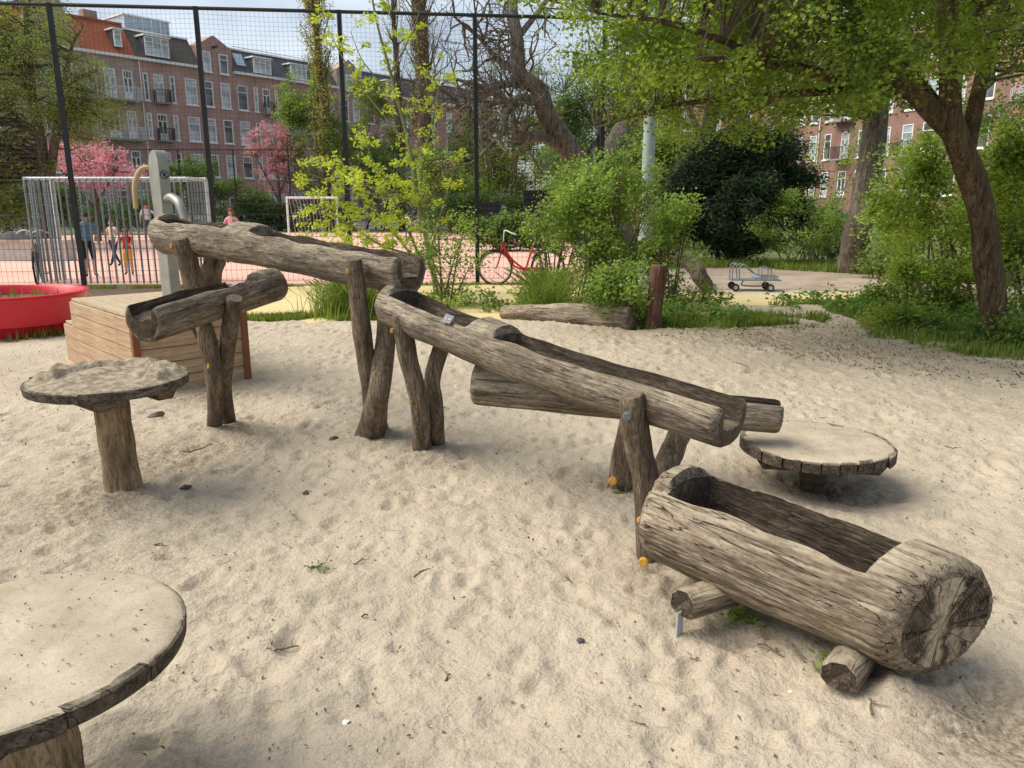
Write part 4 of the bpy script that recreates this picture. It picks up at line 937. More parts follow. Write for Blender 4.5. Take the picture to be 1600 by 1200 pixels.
mb = MB(); mb.tube(spline([at(1056, 400, 15.2), at(1080, 412, 14.9), at(1096, 436, 14.6), gz(1104, 446, -.1)], 5), [.15] * 16, 10, 0, True, .2, 3); mb.build('log', M['bark_pale'], lg, smooth=50)

# ================================================================== BICYCLES, CART
def bike(label, loc, rz, paint, basket=False):
    root = tag(empty('bicycle', loc, rz), label, 'bicycle'); r = .345; xa, xb = -.55, .55; t = []
    def tb(name, pts, rad, mat, parent=root, n=8): return child(name, MB().tube(spline(pts, 4) if len(pts) > 2 else pts, rad, n).mesh(name, mat, 60), parent)
    for x in (xa, xb):
        ring = [(x + r * math.cos(a), 0, r + r * math.sin(a)) for a in np.linspace(0, 2 * math.pi, 29)]
        w = child('wheel', MB().tube(ring, .021, 6, 0, False).mesh('tyre', M['rubber'], 60), root)
        rim = [(x + (r - .03) * math.cos(a), 0, r + (r - .03) * math.sin(a)) for a in np.linspace(0, 2 * math.pi, 29)]
        child('rim', MB().tube(rim, .010, 5, 0, False).mesh('rim', M['galv'], 60), w)
        mb = MB()
        for k in range(14): a = k * 2 * math.pi / 14; mb.tube([(x, .02 * (-1) ** k, r), (x + (r - .03) * math.cos(a), 0, r + (r - .03) * math.sin(a))], .002, 3)
        child('spokes', mb.mesh('spokes', M['galv']), w)
        fe = [(x + (r + .035) * math.cos(a), 0, r + (r + .035) * math.sin(a)) for a in np.linspace(R(25) if x > 0 else R(10), R(150), 14)]
        child('mudguard', MB().tube(fe, .018, 6).mesh('mudguard', M['black'], 60), root)
    P = M[paint]
    tb('frame_tube', [(-.36, 0, .82), (-.34, 0, .72), (-.18, 0, .50), (.08, 0, .30)], .022, P); tb('frame_tube', [(-.37, 0, .70), (-.2, 0, .42), (.06, 0, .29)], .02, P)
    tb('frame_tube', [(.08, 0, .30), (.24, 0, .82)], .02, P); tb('frame_tube', [(.08, 0, .30), (xb, .05, r)], .014, P); tb('frame_tube', [(.2, 0, .7), (xb, .05, r)], .012, P)
    tb('fork', [(-.40, 0, .90), (-.44, 0, .62), (xa + .02, .05, r), (xa, .05, r)], .016, P)
    tb('handlebar', [(-.38, 0, .9), (-.37, 0, 1.05), (-.34, .14, 1.12), (-.2, .28, 1.06), (-.12, .29, 1.04)], .012, M['galv_l']); tb('handlebar', [(-.37, 0, 1.05), (-.34, -.14, 1.12), (-.2, -.28, 1.06), (-.12, -.29, 1.04)], .012, M['galv_l'])
    child('saddle', MB().lathe([(.0, -.03), (.10, -.02), (.12, .02), (.06, .05), (.0, .052)], 12, 0, (.28, 0, .93)).mesh('saddle', M['black'], 60), root); tb('seat_post', [(.24, 0, .82), (.27, 0, .92)], .013, M['galv_l'])
    child('chain_guard', MB().box((.02, -.05, .26), (.5, -.03, .36)).mesh('chain_guard', P), root); tb('crank', [(.08, -.07, .30), (.16, -.08, .17)], .010, M['galv'])
    child('pedal', MB().box((.12, -.17, .155), (.21, -.09, .18)).mesh('pedal', M['black']), root); child('carrier', MB().box((.4, -.06, .74), (.85, .06, .76)).mesh('carrier', M['black']), root)
    return root
b0 = gz(772, 444, -.05); bike('red step through bicycle parked against the fence behind the shrubs', (b0.x + .58, b0.y - .05, -.052), R(2), 'redpaint')
b0 = gz(60, 441, -.05); bike('dark bicycle with a yellow flower leaning inside the fence by the planter', (b0.x - .1, 16.9, -.06), R(116), 'black')
mb = MB(); c0 = Vector((at(52, 390, 16.2).x, 16.2, at(52, 390, 16.2).z))
for k in range(6): a = k * math.pi / 3; mb.add([c0, c0 + Vector((.03 * math.cos(a - .4), -.02, .03 * math.sin(a - .4))), c0 + Vector((.07 * math.cos(a), -.02, .07 * math.sin(a))), c0 + Vector((.03 * math.cos(a + .4), -.02, .03 * math.sin(a + .4)))], [(0, 1, 2, 3)])
mb.tube([c0, c0 + Vector((0, .1, -.2))], .006, 5)
tag(mb.build('flower', M['yellow']), 'yellow artificial flower on the dark bicycle handlebar', 'flower')
cx = gz(1175, 453, -.05); ct = tag(empty('toy_cart', (cx.x, cx.y, -.055), R(-6)), 'small steel push cart standing on the path edge', 'cart')
def cb(name, pts, rad, mat='galv_d', parent=ct): return child(name, MB().tube(spline(pts, 4) if len(pts) > 2 else pts, rad, 6).mesh(name, M[mat], 60), parent)
child('platform', MB().box((-.45, -.2, .20), (.5, .2, .225)).mesh('platform', M['galv_d']), ct)
for (x, y) in ((-.36, -.22), (-.36, .22), (.30, -.22), (.30, .22)):
    w = child('wheel', MB().tube([(x, y - .035, .072), (x, y + .035, .072)], .072, 16).mesh('tyre', M['rubber'], 40), ct); child('hub', MB().tube([(x, y - .045, .072), (x, y + .045, .072)], .04, 10).mesh('hub', M['galv'] if y < 0 else M['redpost'], 40), w)
for y in (-.15, .15):
    cb('rail', [(-.28, y, .226), (-.30, y, .42), (-.26, y, .49), (-.18, y, .49), (.08, y, .30), (.46, y, .29)], .013); cb('rail', [(-.42, y, .226), (-.42, y, .46), (-.36, y, .52)], .012); cb('rail', [(.14, y, .226), (.14, y, .42), (.3, y, .42), (.3, y, .226)], .012)
cb('crossbar', [(-.36, -.15, .52), (-.36, .15, .52)], .012); cb('crossbar', [(.14, -.15, .42), (.14, .15, .42)], .012); cb('crossbar', [(.3, -.15, .42), (.3, .15, .42)], .012)
cb('skid', [(-.2, -.1, .20), (-.2, -.1, .10), (.2, -.1, .10), (.2, -.1, .20)], .014); child('box', MB().box((.0, -.16, .226), (.44, .16, .27)).mesh('box', M['galv']), ct)

# ================================================================== PEOPLE
def person(label, loc, height, face, top, bottom, arms='skin', legs='skin', hair='hair_d', pose='stand', long_hair=False, sleeves=True, top2=None):
    """one continuous skinned body, posed; face = heading in degrees (0 looks to -Y, towards the viewer)"""
    root = tag(empty('person', loc, R(face)), label, 'person', 'people on the court'); J = {}; sit = pose == 'sit'
    base = -.24 if sit else 0
    def j(n, x, y, z): J[n] = Vector((x, y, z + base))
    j('pelvis', 0, 0, .53); j('belly', 0, .0, .62); j('chest', 0, .0, .73); j('neckb', 0, .0, .815); j('neck', 0, -.006, .85); j('head', 0, -.015, .905); j('crown', 0, -.006, .965)
    for s, S in ((-1, 'l'), (1, 'r')):
        j('sh' + S, s * .10, 0, .795)
        if pose == 'hold': e, w, h = (.135, -.02, .655), (.09, -.12, .66), (.05, -.15, .67)
        elif pose == 'walk': e, w, h = (.15, .04 * s, .66), (.16, -.03 - .05 * s, .53), (.16, -.05 - .06 * s, .48)
        elif pose == 'reach' and s > 0: e, w, h = (.19, -.05, .72), (.29, -.06, .64), (.33, -.07, .60)
        else: e, w, h = (.145, .015, .655), (.155, -.015, .525), (.155, -.03, .475)
        j('el' + S, s * e[0], e[1], e[2]); j('wr' + S, s * w[0], w[1], w[2]); j('ha' + S, s * h[0], h[1], h[2])
        dy = .06 * s if pose == 'walk' else 0
        j('hip' + S, s * .055, 0, .49)
        if sit: j('kn' + S, s * .07, -.23, .50); j('an' + S, s * .07, -.25, .27); j('to' + S, s * .08, -.33, .25)
        else: j('kn' + S, s * .062, -.01 - dy, .28); j('an' + S, s * .065, .01 + dy, .045); j('to' + S, s * .075, -.075 + dy, .02)
    E_ = [('pelvis', 'belly'), ('belly', 'chest'), ('chest', 'neckb'), ('neckb', 'neck'), ('neck', 'head'), ('head', 'crown')]
    for S in 'lr': E_ += [('neckb', 'sh' + S), ('sh' + S, 'el' + S), ('el' + S, 'wr' + S), ('wr' + S, 'ha' + S), ('pelvis', 'hip' + S), ('hip' + S, 'kn' + S), ('kn' + S, 'an' + S), ('an' + S, 'to' + S)]
    rad = dict(pelvis=(.088, .065), belly=(.080, .058), chest=(.092, .065), neckb=(.05, .04), neck=(.028, .03), head=(.050, .058), crown=(.035, .042), sh=(.036, .036), el=(.026, .026), wr=(.019, .017), ha=(.022, .012), hip=(.058, .058), kn=(.037, .038), an=(.023, .026), to=(.024, .016))
    names = list(J); me = bpy.data.meshes.new('body_cage'); me.from_pydata([J[n] * height for n in names], [(names.index(a), names.index(b)) for a, b in E_], [])
    o = bpy.data.objects.new('tmp', me); col.objects.link(o); md = o.modifiers.new('s', 'SKIN'); o.modifiers.new('d', 'SUBSURF').levels = 2
    for i, n in enumerate(names):
        k = n if n in rad else n[:-1]; me.skin_vertices[0].data[i].radius = tuple(v * height for v in rad[k]); me.skin_vertices[0].data[i].use_root = n == 'pelvis'
    dg_ = bpy.context.evaluated_depsgraph_get(); bm_ = bpy.data.meshes.new_from_object(o.evaluated_get(dg_)); bpy.data.objects.remove(o)
    mats = ['skin', top, bottom, arms, legs, 'shoe', top2 or top]; bm_.materials.clear()
    for n in mats: bm_.materials.append(M[n])
    def seg(p, a, b): d = b - a; t = max(0, min(1, (p - a).dot(d) / d.length_squared)); return (p - a - d * t).length, t
    zone = {}
    for p in bm_.polygons:
        c_ = p.center / height; best = min(((seg(c_, J[a], J[b])[0], a, b, seg(c_, J[a], J[b])[1]) for a, b in E_)); a, b, t = best[1], best[2], best[3]
        if a in ('neck', 'head') or b in ('neck',): m_ = 0
        elif a == 'pelvis' and b == 'belly': m_ = 2 if t < .35 else 1
        elif a.startswith('sh'): m_ = 1 if sleeves or t < .5 else 3
        elif a.startswith('el'): m_ = 3
        elif a.startswith('wr'): m_ = 0
        elif a == 'pelvis' or (a.startswith('hip')): m_ = 2
        elif a.startswith('kn'): m_ = 4 if t < .95 else 5
        elif a.startswith('an'): m_ = 5
        else: m_ = 1 if c_.x < .02 else 6
        p.material_index = m_; p.use_smooth = True
    # five fingers each, and a face
    xb = MB()
    for S, s in (('l', -1), ('r', 1)):
        h = J['ha' + S]; d = (h - J['wr' + S]).normalized(); sd = Vector((0, 1, 0)).cross(d).normalized() if abs(d.y) < .9 else Vector((1, 0, 0))
        ax = d.cross(sd).normalized()
        for k in range(4): b0_ = h + ax * (k - 1.5) * .0085; xb.tube([b0_ * height, (b0_ + d * .022) * height, (b0_ + d * (.040 - .004 * abs(k - 1.3)) + sd * .008) * height], [.0052 * height, .0048 * height, .0035 * height], 5)
        b0_ = J['wr' + S].lerp(h, .5); xb.tube([b0_ * height, (b0_ - ax * .022 + d * .01) * height, (b0_ - ax * .026 + d * .026) * height], [.006 * height, .005 * height, .004 * height], 5)
    hd = J['head'] * height; q_ = height
    xb.tube([hd + Vector((0, -.052, .006)) * q_, hd + Vector((0, -.066, -.010)) * q_], [.005 * q_, .008 * q_], 5)
    for s in (-1, 1): xb.tube([hd + Vector((s * .049, .006, .012)) * q_, hd + Vector((s * .056, .010, .002)) * q_, hd + Vector((s * .05, .006, -.012)) * q_], .007 * q_, 5)
    child('body', bm_, root); f_ = child('face', xb.mesh('face_and_fingers', M['skin'], 60), root)
    eb = MB()
    for s in (-1, 1): eb.box(tuple((hd + Vector((s * .02 - .008, -.057, .008)) * q_)), tuple((hd + Vector((s * .02 + .008, -.050, .014)) * q_)))
    eb.box(tuple(hd + Vector((-.014, -.053, -.030)) * q_), tuple(hd + Vector((.014, -.047, -.026)) * q_)); child('eyes', eb.mesh('eyes_and_mouth', M['hair_d']), f_)
    # hair: a shell over skull, open at the face
    V = []; F_ = []; n_a, n_r = 18, 7; cz = hd + Vector((0, .006, .022)) * q_
    for i in range(n_r + 1):
        ph = i / n_r * R(118 if long_hair else 100)
        for k in range(n_a):
            a = 2 * math.pi * k / n_a; front = max(0, -math.sin(a)); p_ = ph * (1 - .48 * front)
            rr = 1 + .06 * mnoise.noise(Vector((math.cos(a) * 3, math.sin(a) * 3, i)))
            V.append(cz + Vector((math.sin(p_) * math.cos(a) * .060 * rr, math.sin(p_) * math.sin(a) * .068 * rr, math.cos(p_) * .064 * rr - (.05 if long_hair and i == n_r and front < .3 else 0))) * q_)
    for i in range(n_r):
        for k in range(n_a): F_.append((i * n_a + k, (i + 1) * n_a + k, (i + 1) * n_a + (k + 1) % n_a, i * n_a + (k + 1) % n_a))
    child('hair', quick_mesh('hair', V, F_, M[hair], smooth=True), root)
    return root
def pp(px, row, Y): v = at(px, row, Y); return (v.x, Y, -.062)
person('child in blue shirt and black shorts seen from behind near the fence', pp(144, 440, 18.0), 1.50, 195, 't_blue', 't_black')
person('child in white and beige top and dark trousers, left of the red and yellow one', pp(181, 412, 21.3), 1.27, -20, 't_beige', 't_navy', 't_white', 't_navy', 'hair_r', 'walk', top2='t_white')
person('small child in red and yellow clothes behind the goal bars', pp(203, 430, 18.6), 1.10, 10, 't_red', 't_orange', 't_orange', 'skin', 'hair_r', 'hold', True)
person('standing person in white shirt and grey trousers deep in the court beside the pump', pp(233, 376, 35), 1.72, 20, 't_white', 'cloth_grey', 'skin', 'cloth_grey', 'hair_d', 'reach')
person('red haired child whose head shows above the uppermost trough', pp(367, 408, 22.5), 1.56, -15, 't_pink', 't_white', 'skin', 'skin', 'hair_r', 'walk', True)
person('child in white shirt and jeans far across the court', pp(637, 366, 40), 1.22, 150, 't_white', 't_denim', 't_white', 't_denim', 'hair_d', 'walk')
person('person in dark clothes sitting on the low pale wall at the left edge', (-15.75, 23.6, .06), 1.6, -40, 't_navy', 't_black', 't_navy', 't_black', 'hair_r', 'sit', True)

# ================================================================== VEGETATION
def leaf_arrays(P, size, rng, ratio=.62, up=.5, fold=.25, droop=0.0):
    """P (n,3) leaf bases -> verts, quad faces"""
    n = len(P); s = size * rng.uniform(.6, 1.25, n)[:, None]
    d = rng.normal(size=(n, 3)); d[:, 2] = d[:, 2] * .55 - droop; d /= np.linalg.norm(d, axis=1)[:, None]
    nn = rng.normal(size=(n, 3)); nn[:, 2] += up * 2.2; side = np.cross(d, nn); side /= np.linalg.norm(side, axis=1)[:, None] + 1e-9
    nor = np.cross(side, d)
    mid = P + d * s * .45 + nor * s * fold * .35
    V = np.stack([P, mid + side * s * ratio * .5, P + d * s, mid - side * s * ratio * .5], 1).reshape(-1, 3)
    F = np.arange(4 * n).reshape(n, 4); return V, F
def clump_points(C, per, rad, rng, flat=.7):
    n = len(C); k = rng.poisson(per, n) + 1; idx = np.repeat(np.arange(n), k)
    off = rng.normal(size=(len(idx), 3)); off *= (rng.rand(len(idx), 1) ** .5) / np.linalg.norm(off, axis=1)[:, None]
    rr = rad * rng.uniform(.55, 1.3, n)[idx][:, None]; off = off * rr; off[:, 2] *= flat; return np.asarray(C)[idx] + off
def foliage(name, parent, P, size, mat, rng, **k):
    V, F = leaf_arrays(np.asarray(P), size, rng, **k); return link(name, quick_mesh(name, V, F, mat), parent)
def twigs_to(mb, nodes, C, r, rng, sag=.0, frac=1.0, rmin=.004):
    """one bent branch from the nearest limb node to each clump centre"""
    N = np.array([tuple(q[0]) for q in nodes]); NR = np.array([q[1] for q in nodes])
    for c in C:
        if rng.rand() > frac: continue
        dd = np.linalg.norm(N - c, axis=1) + np.where(N[:, 2] > c[2] + .3, 1.5, 0); i = int(np.argmin(dd)); a = Vector(N[i]); b = Vector(c); L = (b - a).length
        if L < .02: continue
        m1 = a.lerp(b, .35) + Vector(rng.normal(size=3)) * L * .07 + Vector((0, 0, L * .07 - sag * L)); m2 = a.lerp(b, .7) + Vector(rng.normal(size=3)) * L * .06 + Vector((0, 0, L * .05))
        r0 = min(NR[i] * .6, r * (.5 + L * .5)); mb.tube([a, m1, m2, b], [r0, r0 * .75, r0 * .5, rmin], 4, 0, False)
def limb_nodes(limbs):
    out = []
    for pts, r0, r1 in limbs:
        s = spline(pts, 5); rr = lerps([r0, r1], len(s)); out += list(zip(s, rr))[len(s) // 4:]
    return out
def tree(name, label, base, limbs, C, per, crad, size, mat, bark, seed, group='trees around the playground', twr=.03, kind_cat='tree', frac=1.0, flat=.7, nside=9, **lk):
    rng = np.random.RandomState(seed); root = tag(empty(name, base), label, kind_cat, group); mb = MB()
    for i, (pts, r0, r1) in enumerate(limbs):
        s = spline(pts, 6); rr = lerps([r0, (r0 + r1) * .5, r1], len(s))
        if i == 0: rr[0] *= 1.22; rr[1] *= 1.08
        mb.tube(s, rr, nside if r0 > .05 else 6, 0, True, .14, seed + i)
    mb.build('trunk', M[bark], root, smooth=70)
    if len(C):
        nd = limb_nodes(limbs); tb = MB(); twigs_to(tb, nd, C, twr, rng, frac=frac)
        if tb.v: tag(tb.build('branches', M[bark if twr > .02 else 'twig'], root), kind='stuff')
        if per > 0: foliage('crown', root, clump_points(C, per, crad, rng, flat), size, M[mat], rng, **lk)
    return root
def ellip(rng, n, c, s, shell=.0, zmin=None):
    p = rng.normal(size=(n, 3)); p /= np.linalg.norm(p, axis=1)[:, None]; r = (shell + (1 - shell) * rng.rand(n, 1)) ** .5; q = np.array(c) + p * r * np.array(s)
    return q if zmin is None else q[q[:, 2] > zmin]
def shrub(name, label, base, s, zc, n, per, crad, size, mat, seed, stems=6, stem_mat='twig', group='shrubs around the playground', shell=.35, tops=None, **lk):
    rng = np.random.RandomState(seed); root = tag(empty(name, base), label, 'shrub', group); b = Vector(base)
    C = [ellip(rng, n // 3, (b.x, b.y, zc), np.array(s) * .8, shell, .05)]
    for k in range(8):                                     # uneven lobes instead of one ball
        a = rng.uniform(0, 6.28); e = rng.uniform(-.45, 1.0); f = rng.uniform(.22, .46); h = math.sqrt(max(0, 1 - e * e)) * .78
        C.append(ellip(rng, n // 11, (b.x + math.cos(a) * h * s[0], b.y + math.sin(a) * h * s[1], zc + e * s[2] * .8), np.array(s) * f, .1, .05))
    C = np.concatenate(C); limbs = []
    for k in range(stems):
        t = C[rng.randint(len(C))]; e = Vector(t); st = b + Vector((rng.uniform(-.3, .3) * s[0], rng.uniform(-.3, .3) * s[1], -.1)); m_ = st.lerp(e, .5) + Vector((0, 0, .15 * s[2])); limbs.append(([st, m_, e], .018 * max(1, s[2]), .006))
    mb = MB()
    for pts, r0, r1 in limbs: sp = spline(pts, 4); mb.tube(sp, lerps([r0, r1], len(sp)), 5, 0, False)
    twigs_to(mb, limb_nodes(limbs), C, .012, rng, frac=.6); mb.build('stems', M[stem_mat], root)
    foliage('foliage', root, clump_points(C, per, crad, rng, .8), size, M[mat], rng, **lk); return root
def bare_twigs(mb, p, d, L, r, depth, rng, kink=.45, split=3):
    pts = [p]; dd = d.normalized(); n = 4
    for i in range(n): dd = (dd + Vector(rng.normal(size=3)) * kink * .5).normalized(); pts.append(pts[-1] + dd * L / n)
    mb.tube(pts, lerps([r, r * .55], len(pts)), 5 if r > .02 else 3, 0, False)
    if depth > 0:
        for k in range(split):
            i = rng.randint(1, n + 1); nd = (dd + Vector(rng.normal(size=3)) * .9).normalized(); bare_twigs(mb, pts[i], nd, L * rng.uniform(.55, .8), r * .55, depth - 1, rng, kink, split)

rng = np.random.RandomState(5)
# ---- the near maple on the right
B = Vector((5.93, 9.25, -.12)); fk = at(1478, 172, 9.1); TM_ = [B, at(1545, 420, 9.22), at(1525, 300, 9.18), fk]
tk = lambda t_: fk.lerp(at(1525, 300, 9.18), t_)
limbs = [(TM_, .155, .135),
         ([tk(.3), at(1415, 138, 8.95), at(1360, 138, 8.75), at(1240, 105, 8.2), at(1090, 90, 7.7)], .115, .03),
         ([tk(.15), at(1482, 70, 9.2), at(1470, -60, 9.3), at(1440, -200, 9.3)], .12, .06),
         ([tk(.62), at(1532, 130, 9.45), at(1560, 40, 9.7), at(1600, -80, 9.9)], .10, .05),
         ([tk(.2), at(1500, 80, 8.9), at(1545, -10, 8.4), at(1580, -120, 7.9)], .075, .04),
         ([tk(.2), at(1400, 100, 9.6), at(1260, 40, 10.2), at(1120, -10, 10.8)], .09, .03),
         ([at(1360, 138, 8.75), at(1200, 150, 8.6), at(1050, 165, 8.9), at(930, 200, 9.4)], .05, .012),
         ([at(1240, 105, 8.2), at(1060, 40, 8.0), at(930, 20, 8.2)], .045, .012)]
C = ellip(rng, 3000, (4.4, 9.0, 4.1), (4.5, 3.0, 2.1), .15)
zlow = np.interp(C[:, 0], [0, .6, 1.6, 2.6, 3.3, 4.2, 5.0, 6.0, 9], [2.7, 2.35, 2.15, 2.32, 2.50, 2.75, 2.95, 2.9, 2.6]) + rng.normal(size=len(C)) * .12
C = C[(C[:, 2] > zlow) & ~((C[:, 0] > 4.75) & (C[:, 2] < 3.9) & (rng.rand(len(C)) < .7))]
C = C[np.array([mnoise.noise(Vector((a * .95, b * .95, c_ * 1.25))) for a, b, c_ in C]) > -.16]
tree('maple_tree', 'leaning field maple with broad green crown at the right edge of the sand', B, limbs, C, 88, .30, .048, 'maple', 'bark_shade', 5, twr=.010, frac=.5, nside=16, ratio=.9, up=.5)
# ---- second leaning trunk
B = gz(1328, 428, -.1); rng = np.random.RandomState(6)
limbs = [([B, at(1345, 340, 18.6), at(1362, 240, 18.7), at(1372, 150, 18.8), at(1385, 20, 18.9)], .34, .22), ([at(1368, 180, 18.75), at(1320, 90, 18.4), at(1260, 10, 18)], .13, .04), ([at(1370, 165, 18.75), at(1430, 90, 19), at(1500, 40, 19.3)], .13, .04)]
C = np.concatenate([ellip(rng, 160, (8.7, 18.8, 6.4), (3.6, 3, 2.0)), ellip(rng, 60, (7.2, 18.0, 4.0), (1.6, 1.5, .5))])
tree('street_tree', 'grey trunk leaning right behind the toy cart', B, limbs, C, 50, .45, .09, 'bush', 'bark_pale', 6, twr=.03, nside=14)
# ---- tree behind the yew
B = Vector((at(1100, 300, 34).x, 34, -.1)); rng = np.random.RandomState(7)
limbs = [([B, at(1104, 260, 34), at(1108, 200, 34), at(1130, 60, 34)], .42, .25), ([at(1106, 250, 34), at(1080, 180, 34), at(1040, 110, 34)], .2, .05), ([at(1108, 220, 34), at(1150, 190, 34), at(1180, 120, 34)], .18, .05)]
tree('street_tree', 'dark trunk of a tree behind the yew', B, limbs, ellip(rng, 220, (B.x + .5, 34, 8.5), (6, 4, 3.4)), 40, .7, .14, 'maple', 'bark', 7, twr=.04)
# ---- gnarled bare tree over the court's corner
rng = np.random.RandomState(8); gY = 20.0; B = Vector((at(965, 420, gY).x + .1, gY, -.1)); q1 = at(925, 268, gY)
limbs = [([B, at(950, 330, gY), q1], .55, .40), ([q1 + Vector((.15, 0, -.35)), at(880, 220, gY - .2), at(852, 175, gY - .3), at(842, 140, gY - .3), at(812, 115, gY - .4), at(808, 60, gY - .4), at(800, 10, gY - .3), at(812, -60, gY)], .30, .10),
         ([q1 + Vector((.1, 0, -.1)), at(962, 225, gY + .3), at(985, 180, gY + .5), at(1020, 110, gY + 1), at(1050, 0, gY + 1.5)], .32, .14),
         ([at(885, 235, gY - .2), at(850, 215, gY - .5), at(815, 212, gY - .8), at(800, 200, gY - 1)], .15, .07),
         ([at(848, 160, gY - .3), at(812, 155, gY - .6), at(790, 180, gY - .9), at(786, 205, gY - 1.1), at(765, 230, gY - 1.4), at(748, 246, gY - 1.6)], .13, .045),
         ([at(845, 140, gY - .3), at(800, 130, gY - .2), at(770, 138, gY), at(735, 130, gY + .2), at(700, 120, gY + .3)], .12, .03),
         ([at(812, 115, gY - .4), at(780, 95, gY), at(750, 60, gY), at(725, 40, gY)], .10, .025), ([at(808, 60, gY - .4), at(840, 20, gY), at(870, -20, gY)], .09, .03), ([at(835, 158, gY - .4), at(780, 160, gY - .4), at(740, 175, gY - .3), at(715, 165, gY - .2)], .08, .025)]
t = tree('gnarled_tree', 'gnarled bare tree with twisting limbs behind the fence corner', B, limbs, ellip(rng, 60, (3.2, 20.5, 6.3), (1.8, 1.5, 1.6)), 18, .4, .07, 'olive', 'bark_pale', 8, twr=.02, nside=12)
mb = MB()
for pts, r0, r1 in limbs[1:]:
    s = spline(pts, 5)
    for k in range(len(s) // 5, len(s)):
        for _ in range(1 if r0 > .25 else 2):
            if rng.rand() < .42: d = Vector(rng.normal(size=3)) + Vector((-.45, 0, .25)); bare_twigs(mb, s[k], d, rng.uniform(.6, 1.3), .034, 2, rng, .6, 3)
tag(mb.build('twigs', M['bark_pale'], t), kind='stuff')
# ---- tall poplars behind the court
def poplar(label, px, Y, ztop, seed, r, per, dense, mat, w):
    rng = np.random.RandomState(seed); B = Vector((at(px, 330, Y).x, Y, -.1)); root = tag(empty('poplar_tree', B), label, 'tree', 'trees around the playground'); mb = MB()
    tr = spline([B, B + Vector((.1, 0, ztop * .35)), B + Vector((-.15, 0, ztop * .7)), B + Vector((.1, 0, ztop))], 10); mb.tube(tr, lerps([r, r * .8, r * .25], len(tr)), 10, 0, True, .25, seed); mb.build('trunk', M['bark'], root, smooth=70)
    mb = MB(); pts = []
    for k in range(dense):
        i = rng.randint(len(tr) // 5, len(tr)); a = rng.uniform(0, 6.28); d = Vector((math.cos(a) * .55, math.sin(a) * .55, 1)); p = tr[i]; L = rng.uniform(1.0, 3.2) * w; q_ = [p]
        for s in range(5): d = (d + Vector(rng.normal(size=3)) * .16 + Vector((0, 0, .12))).normalized(); q_.append(q_[-1] + d * L / 5); pts.append(tuple(q_[-1]))
        mb.tube(q_, lerps([.05, .012], 6), 4, 0, False)
        for s in range(3): bare_twigs(mb, q_[rng.randint(1, 6)], Vector((rng.normal() * .5, rng.normal() * .5, 1)), L * .35, .014, 1, rng, .3, 3)
    tag(mb.build('branches', M['bark'], root), kind='stuff')
    if per: foliage('crown', root, clump_points(np.array(pts), per, .5, rng, 1), .13, M[mat], rng)
poplar('slender poplar with yellow buds left of the middle', 512, 50, 19, 31, .22, 30, 110, 'poplar', .9)
poplar('tall bare poplar with thick upright trunk behind the sapling', 664, 46, 22, 32, .50, 3, 190, 'poplar', 1.3)
poplar('second bare poplar just left of the thick one', 628, 52, 20, 33, .20, 3, 60, 'poplar', 1.0)
# ---- leafy tree before the left houses
rng = np.random.RandomState(9); tY = 30.0; B = Vector((at(72, 330, tY).x, tY, -.1))
limbs = [([B, at(70, 290, tY), at(64, 220, tY), at(52, 160, tY), at(45, 90, tY), at(40, 10, tY)], .26, .10), ([at(76, 300, tY) , at(85, 230, tY), at(96, 170, tY), at(110, 130, tY), at(150, 110, tY)], .19, .05), ([at(55, 170, tY), at(25, 90, tY), at(-10, 30, tY)], .12, .04), ([at(96, 165, tY), at(110, 80, tY), at(130, 40, tY)], .10, .03), ([at(66, 220, tY), at(30, 180, tY), at(-20, 160, tY)], .1, .04)]
C = np.concatenate([ellip(rng, 430, (-18.6, 30, 6.6), (3.4, 3.0, 3.2)), ellip(rng, 110, (-16.0, 30, 5.0), (1.7, 1.8, 1.5)), ellip(rng, 80, (-20.5, 29, 3.4), (2.6, 2, 1.6))])
tree('leafy_tree', 'pale green leafy tree standing before the left terrace houses', B, limbs, C, 110, .72, .075, 'olive', 'bark', 9, twr=.03)
# ---- blossom trees
def blossom(label, px, Y, s, zc, seed, mat, n):
    rng = np.random.RandomState(seed); B = Vector((at(px, 330, Y).x, Y, -.1)); limbs = [([B, B + Vector((.1, 0, zc * .5)), B + Vector((0, 0, zc))], .14, .06), ([B + Vector((0, 0, zc * .45)), B + Vector((-s[0] * .6, 0, zc))], .07, .03), ([B + Vector((0, 0, zc * .45)), B + Vector((s[0] * .6, 0, zc * 1.05))], .07, .03)]
    tree('blossom_tree', label, B, limbs, ellip(rng, n, (B.x, Y, zc), s), 60, .42, .13, mat, 'bark', seed, twr=.03)
blossom('bright pink blossom tree behind the cage goal', 148, 36, (2.4, 1.6, 1.1), 3.35, 41, 'pink', 120)
blossom('mauve pink blossom tree left of the yellow poplar', 436, 50, (1.9, 1.5, 2.3), 4.4, 42, 'mauve', 110)
